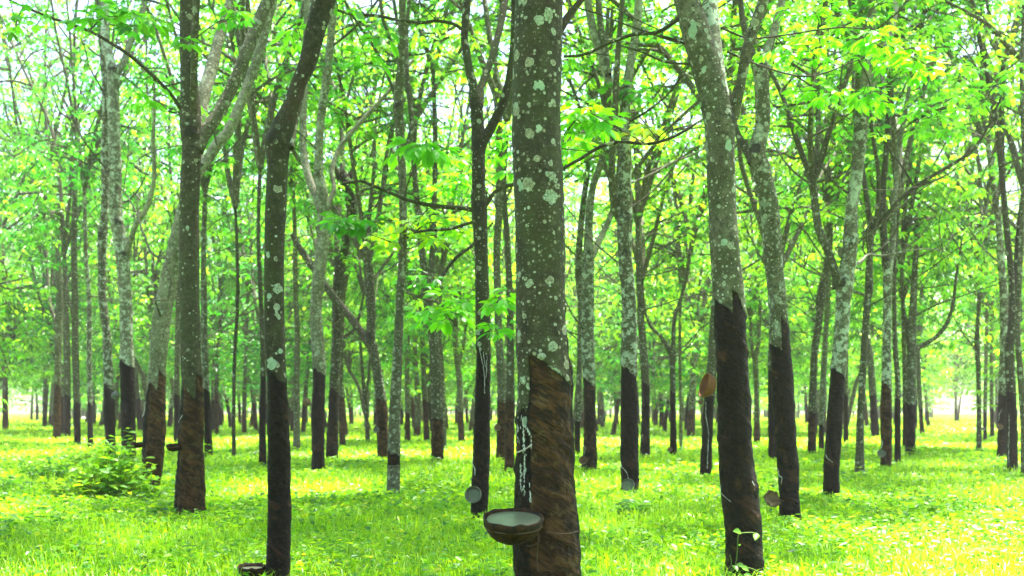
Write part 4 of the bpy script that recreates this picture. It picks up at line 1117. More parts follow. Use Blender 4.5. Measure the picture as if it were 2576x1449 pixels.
spray('six', [(2140, 78), (2200, 110), (2280, 150)], [(2220, 112), (2260, 132), (2300, 152), (2340, 168), (2180, 150), (2165, 98), (2240, 160), (2290, 120), (2320, 185), (2200, 85)], 7.4, BRI, 34, seed=18)
spray('six', [(2160, 150), (2185, 200), (2190, 240)], [(2175, 236), (2205, 232), (2190, 250), (2160, 255), (2215, 255)], 7.4, BRI, 28, seed=19)
spray('six', [(1950, 92), (1980, 115), (2030, 110)], [(1960, 118), (1985, 140), (2010, 100), (2035, 130), (2060, 145), (1930, 135), (2075, 110), (2050, 90), (1990, 80)], 7.2, BRI, 28, seed=20)
spray('six', [(2000, 190), (2060, 225), (2100, 235)], [(2060, 225), (2085, 245), (2110, 228), (2040, 250), (2010, 230)], 7.3, BRI, 26, seed=21)
spray('eight', [(2192, 60), (2190, 30)], [(2190, 20), (2185, 62), (2205, 40), (2170, 40), (2215, 15)], 11.6, DRK, 28, seed=22)
spray('six', [(2060, 70), (2090, 30)], [(2080, 20), (2110, 40), (2050, 30), (2130, 60), (2020, 40), (1980, 30)], 7.6, BRI, 28, seed=23)
spray('eighteen', [(1075, 690), (1050, 680), (1010, 690)], [(1040, 690), (1060, 720), (1015, 700), (1090, 700)], 14, DRK, 24, seed=24)
spray('ten', [(2262, 365), (2330, 280)], [(2330, 270), (2360, 300), (2300, 290), (2390, 330), (2350, 340), (2310, 330), (2400, 280), (2380, 250)], 13.5, BRI, 26, seed=25)
spray('sixty seven', [(2507, 313), (2470, 250)], [(2440, 230), (2470, 260), (2410, 240), (2500, 220), (2450, 180), (2540, 240), (2550, 180), (2420, 170), (2490, 150)], 14.0, BRI, 26, seed=26)
spray('three', [(545, 365), (530, 300)], [(528, 285), (545, 300), (515, 300)], 10.5, BRI, 24, seed=28)

# ------------------------------------------------------------------ ground, grass and weeds
gx = np.linspace(-140, 140, 141); gy = np.linspace(-30, 260, 146)
X, Yg = np.meshgrid(gx, gy)
V = np.stack([X.ravel(), Yg.ravel(), 0 * X.ravel()], axis=1)
V[:, 2] = 0.03 * vnoise(V, 0.5, 3) - 0.03
n, m = X.shape
ii, jj = np.meshgrid(np.arange(n - 1), np.arange(m - 1), indexing='ij')
a = (ii * m + jj).ravel()
mb = MB(); mb.add(V, np.stack([a, a + 1, a + m + 1, a + m], axis=1))
tag(mb.build('ground', SOIL), kind='structure')

GR_PAL = np.array([[0.165, 0.330, 0.006], [0.205, 0.375, 0.006], [0.085, 0.230, 0.010], [0.285, 0.41, 0.008], [0.24, 0.34, 0.10]])


def scatter(rng, y0, y1, dens, margin=1.12):
    area = 0.5 * 2 * 0.4975 * margin * (y1 ** 2 - y0 ** 2) + 1.2 * (y1 - y0)
    nn = int(area * dens)
    y = np.sqrt(rng.uniform(y0 ** 2, y1 ** 2, nn))
    x = rng.uniform(-1, 1, nn) * (y * 0.4975 * margin + 0.6)
    return np.stack([x, y, np.zeros(nn)], axis=1)


def grass_blades(mb, P, rng, h0, h1, wmin):
    n = len(P)
    patch = vnoise(P, 0.7, 5); patch2 = vnoise(P, 2.3, 9)
    az = rng.uniform(0, 6.283, n)
    out = np.stack([np.cos(az), np.sin(az), np.zeros(n)], axis=1)
    side = np.stack([-np.sin(az), np.cos(az), np.zeros(n)], axis=1)
    L = rng.uniform(h0, h1, n) * (1 + 0.35 * patch)
    lean = rng.uniform(0.25, 1.25, n)
    w = np.maximum(wmin, P[:, 1] * 0.00065) * rng.uniform(0.7, 1.5, n)
    rows = []
    for t, ww in ((0, .8), (0.4, 1.0), (0.75, .75), (1.0, .06)):
        up = np.sin(np.minimum(1.35, t * 1.3)) * (1 - 0.30 * lean * t)
        o = lean * t * t * 0.75
        c = P + out * (L * o)[:, None] + np.array([0, 0, 1.0]) * (L * up)[:, None]
        c[:, 2] -= 0.03
        rows += [c + side * (w * ww * .5)[:, None], c - side * (w * ww * .5)[:, None]]
    V = np.stack(rows, axis=1)
    F = np.array([[0, 1, 3, 2], [2, 3, 5, 4], [4, 5, 7, 6]])
    F = (F[None] + (np.arange(n) * 8)[:, None, None]).reshape(-1, 4)
    wts = np.stack([1 + patch2, 1 + 0 * patch, 0.8 - patch2 * .6, 0.35 + .3 * patch, 0.10 + 0 * patch], axis=1)
    wts = np.clip(wts, 0.02, None); cum = np.cumsum(wts / wts.sum(1, keepdims=True), axis=1)
    idx = np.minimum((rng.uniform(0, 1, n)[:, None] > cum).sum(1), 4)
    col = GR_PAL[idx] * (1 + rng.normal(0, 0.16, (n, 1)))
    col = np.hstack([np.clip(col, .005, .9), np.ones((n, 1))])
    mb.add(V.reshape(-1, 3), F, 0, col=np.repeat(col, 8, axis=0))


rg = np.random.default_rng(11)
mb = MB()
for (y0, y1, dn, h0, h1) in ((4.6, 8, 1100, .08, .20), (8, 12, 800, .08, .20), (12, 20, 330, .09, .22), (20, 34, 110, .10, .24), (34, 60, 28, .12, .3), (60, 95, 8, .15, .35)):
    grass_blades(mb, scatter(rg, y0, y1, dn), rg, h0, h1, 0.0048)
tag(mb.build('grass', GRASS), kind='stuff', label='bright yellow green grass carpeting the ground under the trees')

CV_PAL = np.array([[0.075, 0.215, 0.012], [0.125, 0.28, 0.010], [0.20, 0.35, 0.008], [0.030, 0.125, 0.022], [0.33, 0.38, 0.02]])


def cover(mb, P, rng, sz):
    """low broad leaved plants: a few leaves round a short stalk"""
    n = len(P)
    k = 6
    patch = vnoise(P, 0.9, 21)
    keep = patch > rng.uniform(-0.9, 0.5, n)
    P = P[keep]; n = len(P)
    h = rng.uniform(0.035, 0.13, n) * (1 + 0.6 * np.clip(vnoise(P, 0.45, 33), 0, 1))
    B, D, L, C = [], [], [], []
    for j in range(k):
        az = rng.uniform(0, 6.283, n); el = rng.uniform(-0.3, 0.5, n)
        d = np.stack([np.cos(az) * np.cos(el), np.sin(az) * np.cos(el), np.sin(el)], axis=1)
        b = P + d * 0.03
        b[:, 2] = h * rng.uniform(0.45, 1.0, n)
        B.append(b); D.append(d); L.append(np.maximum(rng.uniform(0.6, 1.4, n) * sz, P[:, 1] * 0.0028))
        C.append(pick_cols(n, rng, (0.3, 0.34, 0.2, 0.12, 0.04), CV_PAL, 0.15))
    B = np.concatenate(B); D = np.concatenate(D); L = np.concatenate(L); C = np.concatenate(C)
    leaflets(mb, B, D, np.array([0, 0, 1.0]) + rng.normal(0, .35, B.shape), L, L * rng.uniform(.45, .75, len(L)), C, fold=.1, droop=.2)


mb = MB()
for (y0, y1, dn, sz) in ((4.8, 8, 150, .045), (8, 13, 120, .055), (13, 22, 60, .075), (22, 38, 20, .10), (38, 60, 7, .14)):
    cover(mb, scatter(rg, y0, y1, dn), rg, sz)
tag(mb.build('ground_cover', WEED), kind='stuff', label='low broad leaved plants growing through the grass')

BR_W = simple_mat('weed_stem', (0.10, 0.16, 0.03), 0.7, 0.2)


def weed(name, label, x, y, h_px, w_px, nst, cols, leaf=0.075, seed=1, Y=None, upright=False, group='leafy weeds on the forest floor'):
    """a weed whose foot stands at photo row y: stems with leaf pairs"""
    Y = Y or dist_of(y); rng = np.random.default_rng(seed)
    org = np.array([(x - CX) / FPX * Y, Y, 0])
    T = thing(name, label, 'plant', tuple(org), group)
    H = h_px / FPX * Y; Wd = w_px / 2 / FPX * Y
    st, lf = MB(), MB()
    B, D, L = [], [], []
    for s in range(nst):
        az = rng.uniform(0, 6.28); r = Wd * math.sqrt(rng.uniform(0, 1)) * (0.25 if upright else 1)
        h = H * rng.uniform(0.45, 1.0) * (1 - 0.45 * (r / (Wd + 1e-6)) ** 2)
        f = np.array([math.cos(az) * r * .45, math.sin(az) * r * .45, -0.02])
        e = np.array([math.cos(az) * r, math.sin(az) * r, h])
        md = (f + e) / 2 + rng.normal(0, .025, 3) + np.array([0, 0, h * .1])
        C = thin_tube(st, np.array([f, md, e]), np.array([.004, .0032, .0018]), 5, 0.05)
        npair = max(3, int(h / 0.06))
        for k in range(npair):
            u = 0.25 + 0.75 * k / (npair - 1)
            p = C[min(len(C) - 1, int(u * (len(C) - 1)))]
            a0 = k * 1.57 + rng.uniform(-.3, .3)
            for sgn in (0, math.pi):
                el = rng.uniform(-.15, .65)
                B.append(p); D.append((math.cos(a0 + sgn) * math.cos(el), math.sin(a0 + sgn) * math.cos(el), math.sin(el)))
                L.append(leaf * rng.uniform(.6, 1.25))
    B, D, L = np.array(B), np.array(D), np.array(L)
    Cc = np.array(cols)[rng.integers(len(cols), size=len(B))] * (1 + rng.normal(0, .15, (len(B), 1))); Cc[:, 3] = 1
    leaflets(lf, B, D, np.array([0, 0, 1.0]) + rng.normal(0, .3, B.shape), L, L * .5, np.clip(Cc, .004, 1), fold=.1, droop=.25, fine=True)
    lf.build('foliage', WEED, T)
    st.build('stems', BR_W, T)
    return T


WG = np.array([[0.075, 0.215, 0.012, 1], [0.11, 0.26, 0.010, 1], [0.17, 0.33, 0.009, 1]])
WD = np.array([[0.040, 0.145, 0.016, 1], [0.065, 0.19, 0.012, 1]])
WY = np.array([[0.17, 0.33, 0.010, 1], [0.24, 0.38, 0.010, 1], [0.10, 0.26, 0.012, 1]])
weed('leafy_weed', 'tall upright weed with paired pale leaves in front of the leaning brown based tree', 325, 1205, 150, 44, 4, WG, .10, 1, upright=True)
weed('leafy_weed', 'broad leafy bush at the foot of the leaning brown based tree', 285, 1258, 165, 210, 100, WG, .10, 2)
weed('leafy_weed', 'loose yellow green weeds spreading left of the broad leafy bush', 190, 1262, 90, 170, 44, WY, .085, 41)
weed('leafy_weed', 'low pale weeds between the broad leafy bush and the straight brown trunk', 420, 1300, 50, 120, 30, WY, .08, 42)
weed('leafy_weed', 'yellow green bush in front of the left edge of the leaning tree', 372, 1266, 76, 90, 28, WG, .09, 3)
weed('leafy_weed', 'shaggy dark green weed clump at the left edge beside the bush', 120, 1222, 100, 150, 46, WD, .09, 4)
weed('leafy_weed', 'light green weeds with bare tops left of the bush', 205, 1185, 90, 110, 34, WG, .09, 5)
weed('leafy_weed', 'small dark weed hugging the left border of the photo', 14, 1250, 64, 90, 24, WD, .09, 6)
weed('leafy_weed', 'leafy green clump at the foot of the pale cup tree right of centre', 1605, 1300, 46, 130, 40, WD, .09, 7)
weed('leafy_weed', 'dark sprouts circling the foot of the V forked tree', 1098, 1186, 40, 40, 16, WD, .07, 8)
weed('leafy_weed', 'light green plant with a pointed top between slender tree and reddish trunk', 1060, 1245, 62, 70, 18, WG, .08, 9)
weed('leafy_weed', 'spreading weed left of the black base of the kinked tree', 560, 1195, 36, 110, 26, WG, .07, 10)
weed('leafy_weed', 'yellow leaved weed patch behind the broken brown bowl', 2045, 1225, 45, 90, 22, WY, .07, 11)
weed('leafy_weed', 'little weeds around the foot of the curved grey trunk', 1985, 1335, 28, 80, 16, WG, .06, 12)
weed('leafy_weed', 'green weeds around the foot of the thin olive trunk', 2160, 1212, 40, 46, 14, WG, .07, 13)
weed('leafy_weed', 'pale sprouting plant in the path edge by the double stemmed tree', 2305, 1152, 38, 40, 14, WG, .08, 14)
weed('leafy_weed', 'two leaved seedling growing right of the centre trunk', 1480, 1395, 78, 26, 2, WG, .11, 15, upright=True)
weed('leafy_weed', 'dark green weeds behind the bowl between the reddish and centre trunks', 1268, 1212, 40, 60, 16, WD, .075, 16)
weed('leafy_weed', 'bushy weeds at the foot of the black double trunk at right', 2520, 1192, 36, 80, 20, WD, .075, 17)
weed('leafy_weed', 'low weed tuft in the grass below the slender tree, small and dark', 1205, 1375, 40, 70, 14, WD, .07, 18)
weed('leafy_weed', 'large soft leaved weed in the lower right corner', 2490, 1418, 40, 120, 26, WY, .08, 19)
weed('leafy_weed', 'weedy growth by the foot of the all black stem', 640, 1188, 30, 60, 14, WG, .07, 20)
weed('leafy_weed', 'leafy tuft in the middle distance at the right path', 2250, 1262, 40, 70, 16, WG, .07, 21)
weed('leafy_weed', 'tender plant with big leaves left of the small bowl in the lower left', 160, 1395, 34, 110, 18, WY, .08, 22)
weed('leafy_weed', 'rounded green weed in the grass midway between the bowl trees at left', 570, 1320, 34, 90, 18, WG, .07, 23)
weed('leafy_weed', 'dark weed patch under the orange bowl', 1730, 1236, 40, 90, 20, WD, .075, 24)
weed('leafy_weed', 'single bright heart shaped leaf plant beside the small bowl in the foreground', 680, 1462, 60, 16, 2, BRI, .12, 25, Y=5.9, upright=True)
weed('leafy_weed', 'tiny green shoot in front of the black foot of the speckled tree', 520, 1160, 44, 14, 2, WG, .10, 26, upright=True)
weed('leafy_weed', 'green weeds at the foot of the reddish trunk', 1180, 1330, 36, 70, 16, WG, .06, 27)
for i, (wx, wy, hp, wp, cc) in enumerate([(90, 1140, 40, 70, WG), (420, 1165, 36, 60, WG), (940, 1200, 28, 70, WY), (700, 1180, 26, 50, WG), (1530, 1190, 26, 60, WG), (1690, 1175, 26, 70, WY), (1860, 1155, 22, 60, WG), (2000, 1150, 24, 60, WG), (2400, 1200, 26, 80, WY), (1350, 1160, 26, 60, WG)]):
    weed('leafy_weed', 'small nondescript weed tuft among the distant grass', wx, wy, hp, wp, 14, cc, .075, 60 + i, group='small weed tufts among the distant grass')

# the wood beyond the last rows: thin stems and leaf clumps, one mass
rw = np.random.default_rng(90)
wl, wt = MB(), MB()
nw = 420
wy = np.sqrt(rw.uniform(93 ** 2, 165 ** 2, nw)); wx = rw.uniform(-1, 1, nw) * wy * 0.62
tips = []
for x, y in zip(wx, wy):
    if abs(x - 0.437 * y) < 3.2 or abs(x + 0.478 * y) < 3.2: continue
    h = rw.uniform(3, 5); r = rw.uniform(.08, .12)
    lx = rw.normal(0, .4)
    thin_tube(wt, np.array([[x, y, -.1], [x + lx * .4, y, h * .6], [x + lx, y, h], [x + lx * 1.6, y, h + 4]]), np.array([r * 1.2, r, r * .8, r * .3]), 6, 2.5, tone=.55, lich=.5, pd=-1.0)
    for q in range(46):
        tips.append((x + lx + rw.normal(0, 1.7), y + rw.normal(0, 1.7), rw.uniform(0.9, h + 7.5)))
whorls(wl, np.array(tips), rw, (4, 6), .35, .55, .24)
wood = wl.build('distant_wood', LEAF, None, smooth=False); wood['tint'] = 0.75
tag(wood, 'pale far wood closing the view behind the last rows', kind='stuff')
wt.build('stems', BARK, wood)

# unseen plantation rows added behind and beside the photographer to block sky light
rb = np.random.default_rng(123)
bl, bt = MB(), MB()
tips = []
for i in range(-40, 60):
    for j in range(-40, 60):
        p = np.array([0.4, 4.0]) + A * i * 1.02 + B * j * 1.02 + rb.normal(0, .3, 2)
        x, y = p
        if not (-17 < y < 11.5 and abs(x) < 15): continue
        if y > -1.2 and abs(x) < y * 0.4975 + 1.6: continue
        if x * x + y * y < 3: continue
        h = rb.uniform(3.3, 4.4); r = rb.uniform(.09, .12); lx = rb.normal(0, .3)
        thin_tube(bt, np.array([[x, y, -.1], [x + lx * .4, y, h * .6], [x + lx, y, h], [x + lx * 1.6, y + .3, h + 5]]), np.array([r * 1.2, r, r * .8, r * .2]), 12, .5, tone=.4, lich=.5, pd=-1.0)
        for q in range(50):
            d = rb.normal(0, 1, 3); d /= np.linalg.norm(d); d *= rb.uniform(.3, 1) ** .5
            tips.append((x + lx + d[0] * 2.3, y + d[1] * 2.3, h + 3.2 + d[2] * 3.6))
whorls(bl, np.array(tips), rb, (4, 7), .15, .16, .06)
sw = bl.build('unseen_shading_wood', LEAF, None, smooth=False); sw['tint'] = 0.6
tag(sw, 'unseen rubber trees added behind the viewpoint to block sky light', kind='stuff')
bt.build('stems', BARK, sw)

HAZE = new_mat('haze'); hn = NT(HAZE)
pv = hn.n('ShaderNodeVolumePrincipled'); pv.inputs['Color'].default_value = (1.0, 0.98, 0.86, 1); pv.inputs['Density'].default_value = 0.0009; pv.inputs['Anisotropy'].default_value = 0.2
ho = hn.n('ShaderNodeOutputMaterial'); hn.l(pv.outputs[0], ho.inputs['Volume'])
hx0, hx1, hy0, hy1, hz0, hz1 = -150, 150, -35, 265, -1.2, 22
hv = np.array([[x, y, z] for x in (hx0, hx1) for y in (hy0, hy1) for z in (hz0, hz1)])
mb = MB(); mb.add(hv, np.array([[0, 1, 3, 2], [4, 6, 7, 5], [0, 4, 5, 1], [2, 3, 7, 6], [0, 2, 6, 4], [1, 5, 7, 3]]))
tag(mb.build('haze', HAZE, smooth=False), kind='stuff')

# creeper climbing the foot of the orange-bowl tree
t6 = TREES['six']
T = thing('creeper', 'thin green creeper looping up the black foot of the orange bowl tree', 'plant', tuple(t6['org']))
cr, crl = MB(), MB()
rng = np.random.default_rng(77)
Yc = t6['Y'] - 0.17
B, D, L = [], [], []
for path in ([(1832, 1440), (1850, 1420), (1856, 1370), (1858, 1345), (1875, 1340), (1905, 1342), (1912, 1352)], [(1830, 1445), (1862, 1425), (1895, 1432), (1925, 1446)], [(1815, 1448), (1840, 1422), (1836, 1395)]):
    P = np.array([at(x, y, Yc + rng.uniform(-.02, .02)) - t6['org'] for x, y in path])
    C = thin_tube(cr, P, np.full(len(P), .0028), 5, 0.03)
    for k in range(2, len(C), 3):
        a0 = rng.uniform(0, 6.28)
        B.append(C[k]); D.append((math.cos(a0), -abs(math.sin(a0)) * .6, rng.uniform(-.4, .4))); L.append(rng.uniform(.03, .06))
B, D, L = np.array(B), np.array(D), np.array(L)
leaflets(crl, B, D, np.array([0, -.6, 1.0]) + rng.normal(0, .2, B.shape), L, L * .7, np.tile(WG[1], (len(B), 1)), fine=True)
cr.build('stem', BR_W, T); crl.build('foliage', WEED, T)

# fallen twigs in the grass
for i, (pth, lb) in enumerate([([(735, 1449), (752, 1420), (762, 1405)], None)]):
    pass


def twig(label, pts, Y, r=.005):
    P = np.array([at(x, y, Y) for x, y in pts])
    mb = MB(); thin_tube(mb, P - P[0], np.linspace(r, r * .4, len(P)), 6, .05, tone=.1, lich=.1, pd=-1.0)
    tag(mb.build('fallen_twig', BARK, None, tuple(P[0])), label, 'twig', 'fallen twigs in the grass')


twig('dark bent twig standing up from the grass at the lower left, forked taller one', [(352, 1452), (362, 1430), (374, 1412), (370, 1406)], 6.2)
twig('short dark twig stub in the grass at the bottom left edge', [(262, 1452), (270, 1436), (276, 1428)], 6.1, .004)
twig('thin arched twig sticking out of the grass right of the straight brown tree', [(640, 1290), (622, 1268), (606, 1262)], 9.5, .004)

# ------------------------------------------------------------------ bowls, spouts, latex
def lathe(prof, seg, rng, jag=0.0, wob=0.0):
    """profile (r, z) pairs turned about z"""
    n = len(prof); th = np.linspace(0, 2 * math.pi, seg, endpoint=False)
    V = np.array([[r * math.cos(t), r * math.sin(t), z] for r, z in prof for t in th])
    i = np.arange(n - 1)[:, None] * seg; j = np.arange(seg)[None]
    F = np.stack([i + j, i + (j + 1) % seg, i + seg + (j + 1) % seg, i + seg + j], axis=-1).reshape(-1, 4)
    if jag or wob:
        R = np.linalg.norm(V[:, :2], axis=1).max()
        nz = fbm(V / R, 3.0, int(rng.integers(999)), 3)
        V = V * (1 + wob * nz[:, None])
        top = sstep(0.0, 0.0 + R * .25, V[:, 2] + R * .25)
        V[:, 2] += jag * R * vnoise(np.stack([np.tile(np.cos(th), n) * 4, np.tile(np.sin(th), n) * 4, np.zeros(len(V))], axis=1), 1.0, 5) * top
    return V, F


def cup(label, x, y, r_px, Y, axis, mat, depth=0.75, latex=None, jag=0.0, wob=0.02, wire=True, name='latex_cup', rim=0.07, tree=None):
    """a bowl whose mouth centre is seen at (x, y); axis = direction its mouth faces"""
    r = r_px / FPX * Y; p = at(x, y, Y)
    rng = np.random.default_rng(int(x * 7 + y))
    T = thing(name, label, 'cup', tuple(p), 'latex cups on the trees')
    d = depth * r
    out = [(0.02 * r, -d), (0.22 * r, -d * .99), (0.42 * r, -d * .94), (0.60 * r, -d * .84), (0.76 * r, -d * .68), (0.88 * r, -d * .48), (0.96 * r, -d * .24), (1.0 * r, 0), (0.985 * r, rim * r * .5), (0.93 * r, rim * r * .4)]
    inn = [(0.89 * r, -d * .15), (0.80 * r, -d * .45), (0.60 * r, -d * .72), (0.30 * r, -d * .86), (0.01 * r, -d * .88)]
    V, F = lathe(out + inn, 56 if r_px > 30 else 28, rng, jag, wob)
    q = Vector((0, 0, 1)).rotation_difference(Vector(axis).normalized()).to_matrix()
    M = np.array(q)
    mb = MB(); mb.add(V @ M.T, F); mb.build('bowl', mat, T)
    if latex is not None:
        lv, lr = latex
        th = np.linspace(0, 2 * math.pi, 40, endpoint=False)
        ring = np.stack([np.cos(th) * r * lr, np.sin(th) * r * lr, np.full(40, -d * lv)], axis=1)
        ring[:, :2] *= (1 + 0.03 * np.sin(th * 3 + 1))[:, None]
        V = np.vstack([ring, [[0, 0, -d * lv]]])
        F = np.array([[k, (k + 1) % 40, 40] for k in range(40)])
        mb = MB(); mb.add(V @ M.T, F); mb.build('latex', POOL, T)
    if wire:
        wm = MB()
        th = np.linspace(0, 2 * math.pi, 26)
        rr = r * 0.985
        ring = np.stack([np.cos(th) * rr * .93, np.sin(th) * rr * .93, np.full(26, -d * .30)], axis=1) * np.array([1.03, 1.03, 1])
        thin_tube(wm, ring @ M.T, np.full(26, .0022 if r_px > 30 else .003), 5, 0.03)
        if tree:
            tt = TREES[tree]
            c = at(tree_x(tree, y), y + r_px * .3, tt['Y']) - p
            e = c * 0.85
            s = (ring @ M.T)[np.argmin(np.linalg.norm((ring @ M.T) - c, axis=1))]
            thin_tube(wm, np.array([s, (s + e) / 2 + np.array([0, 0, -.015]), e]), np.full(3, .0024), 5, .03)
        wm.build('wire_holder', WIRE, T)
    return T


def tree_x(key, y):
    return CX + TREES[key]['org'][0] / TREES[key]['Y'] * FPX


def streak(key, pts, Y, w_px, seed=1, name='latex_streak', mat=None, flat=0.5):
    """a run of latex lying on the bark"""
    rng = np.random.default_rng(seed); t = TREES[key]
    P = np.array([at(x, y, Y if np.isscalar(Y) else Y[i]) - t['org'] for i, (x, y) in enumerate(pts)])
    C, R = resample(P, np.full(len(P), w_px * 0.16 / FPX * t['Y']), 0.01)
    R = R * np.clip(1.0 + 1.1 * vnoise(C, 38, seed) + 0.6 * vnoise(C, 110, seed + 1), 0.05, 2.2)
    C = C + np.stack([0.006 * vnoise(C, 34, seed + 2), 0 * C[:, 0], 0 * C[:, 0]], axis=1)
    V, F, th, ri, dr = tube(C, np.abs(R) + 0.0006, 8)
    mb = MB(); mb.add(V, F)
    return mb.build(name, mat or LATEX, t['o'])


Ym = TREES['main']['Y']


def main_front(x, y):
    """distance of the bark of the centre tree at a photo point"""
    cx = np.interp(y, [755, 994, 1186, 1377], [1361, 1371, 1371, 1375]); R = np.interp(y, [755, 994, 1186, 1377], [64, 72, 78, 83])
    s = np.clip((x - cx) / R, -0.97, 0.97)
    return Ym - math.sqrt(1 - s * s) * R / FPX * Ym - 0.004


def main_streak(pts, w, seed):
    streak('main', pts, [main_front(x, y) for x, y in pts], w, seed)


sm = MB()
rs = np.random.default_rng(314)
for (pts, n_, spread) in (([(1309, 1040), (1316, 1062), (1318, 1085), (1319, 1112), (1317, 1135)], 46, 2.4), ([(1320, 1140), (1320, 1165), (1318, 1195), (1319, 1240)], 46, 1.0),
                          ([(1310, 1165), (1311, 1190), (1309, 1215), (1313, 1232)], 26, 1.8), ([(1322, 1068), (1329, 1082), (1335, 1095), (1337, 1120)], 22, 1.0),
                          ([(1331, 1208), (1335, 1232), (1333, 1250), (1336, 1262)], 18, .9), ([(1303, 1062), (1301, 1085), (1304, 1110)], 16, 1.8)):
    pts = np.array(pts, float)
    for k in range(n_):
        u = rs.uniform(0, len(pts) - 1.001); i = int(u); p = pts[i] * (1 - u + i) + pts[i + 1] * (u - i)
        x, y = p[0] + rs.normal(0, spread), p[1]
        ln = rs.uniform(4, 11)
        q = np.array([at(x + rs.normal(0, .5), y + d, main_front(x, y + d) - .001) for d in (0, ln * .5, ln)]) - TREES['main']['org']
        r_ = rs.uniform(.35, 1.0) * 1.1 / FPX * Ym
        C, R = resample(q, np.array([r_ * .4, r_, r_ * .5]), .006)
        V, F, th, ri, dr = tube(C, R, 6)
        sm.add(V, F)
sm.build('latex_streak', LATEX, TREES['main']['o'])
# tin spout of the centre tree
mb = MB()
sp = np.array([at(1338, 1118, main_front(1338, 1118)), at(1327, 1126, main_front(1327, 1126) - .012), at(1314, 1133, main_front(1314, 1133) - .022), at(1301, 1138, main_front(1305, 1138) - .03)]) - TREES['main']['org']
C, R = resample(sp, np.full(4, .0042), .01)
V, F, th, ri, dr = tube(C, R, 10); V = C[ri] + (V - C[ri]) * np.array([1, 1.6, .55])
mb.add(V, F); mb.build('spout', TIN, TREES['main']['o'])
# wire tied round the centre tree
mb = MB()
for pts in ([(1352, 1335), (1358, 1360), (1340, 1372), (1322, 1374)], [(1354, 1330), (1353, 1370), (1351, 1410), (1354, 1438)], [(1372, 1338), (1400, 1342), (1430, 1342), (1455, 1336)], ):
    P = np.array([at(x, y, main_front(x, y) - .006) for x, y in pts]) - TREES['main']['org']
    thin_tube(mb, P, np.full(len(P), .0022), 6, .02)
P = np.array([at(x, y, Ym - .02) for x, y in [(1455, 1328), (1463, 1340), (1474, 1352), (1466, 1356), (1456, 1348)]]) - TREES['main']['org']
thin_tube(mb, P, np.full(len(P), .0015), 6, .02)
mb.build('tie_wire', WIRE, TREES['main']['o'])

cup('large crusted black brown bowl brim full of grey latex on the centre tree', 1291, 1302, 77, Ym - 0.20, (0.0, -0.19, 1), SHELL, 0.86, (0.06, 0.885), 0.05, 0.025, tree='main')
cup('small dark bowl of brown liquid at the bottom edge beside the kinked tree', 633, 1424, 36, TREES['four']['Y'] - 0.02, (0, -0.05, 1), SHELL, 0.8, (0.25, 0.86), 0.08, 0.05, tree='four')
cup('round grey cup tipped forward with dregs inside on the reddish trunk', 1190, 1244, 21.5, TREES['five']['Y'] - 0.20, (-0.15, -1, 0.22), GREYBOWL, 0.8, (0.55, 0.70), 0, 0.01, tree='five')
cup('pale cup half full of latex tilted outward on the forked tree right of centre', 1580, 1220, 17, TREES['eleven']['Y'] - 0.20, (0, -1, 0.35), GREYBOWL, 0.8, (0.40, 0.78), 0, 0.01, tree='eleven')
cup('orange clay bowl hung sideways against the left side of the black based tree', 1771, 968, 32, TREES['six']['Y'] - 0.06, (-1, -0.12, 0.30), CLAY, 0.92, None, 0, 0.01, tree='six')
cup('broken brown half bowl tilted over low on the curved grey tree', 1944, 1254, 22, TREES['seven']['Y'] - 0.15, (0.30, -0.80, 0.50), BROWNBOWL, 0.75, None, 0.55, 0.06, tree='seven')
cup('round greenish grey cup facing out from the rusty based tree', 2218, 1140, 10.5, TREES['ten']['Y'] - 0.12, (-0.1, -1, 0.1), GREYBOWL, 0.8, (0.3, 0.8), 0, 0.01, tree='ten')
cup('small brown cup facing out beside the centre trunk, on the half brown tree', 1467, 1158, 11, TREES['twelve']['Y'] - 0.14, (-0.15, -1, 0.1), BROWNBOWL, 0.8, None, 0, 0.01, tree='twelve')
cup('shallow dark bowl seen side on, left of the straight brown trunk', 437, 1118, 20, TREES['two']['Y'] - 0.08, (-0.08, -0.1, 1), SHELL, 0.9, (0.2, .86), 0.06, 0.03, tree='two')
cup('dark shallow bowl half hidden in leaves left of the leaning tree', 347, 1114, 19, TREES['three']['Y'] - 0.06, (-0.08, -0.05, 1), SHELL, 0.7, (0.2, .86), 0.06, 0.03, tree='three')
cup('silvery round bowl turned backwards between the two white mottled trees', 291, 995, 10.5, TREES['twenty one']['Y'] - 0.10, (-0.3, 1, 0.2), GREYBOWL, 0.95, None, 0, 0.01, tree='twenty one')
cup('round brown bowl turned backwards left of the pale forked tree', 772, 1011, 11, TREES['fifteen']['Y'] - 0.10, (-0.3, 1, 0.2), BROWNBOWL, 0.95, None, 0, 0.01, tree='fifteen')
cup('small grey cup on the left flank of the leaning reddish tree', 946, 1080, 8.5, TREES['seventeen']['Y'] - 0.12, (-0.5, -1, 0.2), GREYBOWL, 0.7, None, 0, 0.01, tree='seventeen')
cup('small brownish cup on the rust based tree behind the reddish trunk', 1251, 1075, 9, TREES['nineteen']['Y'] - 0.12, (-0.4, -1, 0.15), BROWNBOWL, 0.7, None, 0, 0.01, tree='nineteen')
cup('small reddish cup on the black double trunk near the right edge', 2515, 1073, 8.5, TREES['sixty six']['Y'] - 0.14, (-0.2, -1, 0.3), BROWNBOWL, 0.8, None, 0, 0.01, tree='sixty six')
cup('brown cup peeping out below the orange bowl', 1762, 1010, 8, TREES['forty four']['Y'] - 0.12, (-0.7, -0.6, 0.5), BROWNBOWL, 0.9, None, 0, 0.01, tree='forty four')
cup('tiny cup with whitish rim on the straight tree of the left cluster', 210, 1050, 6.5, TREES['twenty four']['Y'] - 0.06, (0.4, -0.5, 0.8), BROWNBOWL, 0.7, (0.1, .85), 0, 0.01, tree='twenty four')
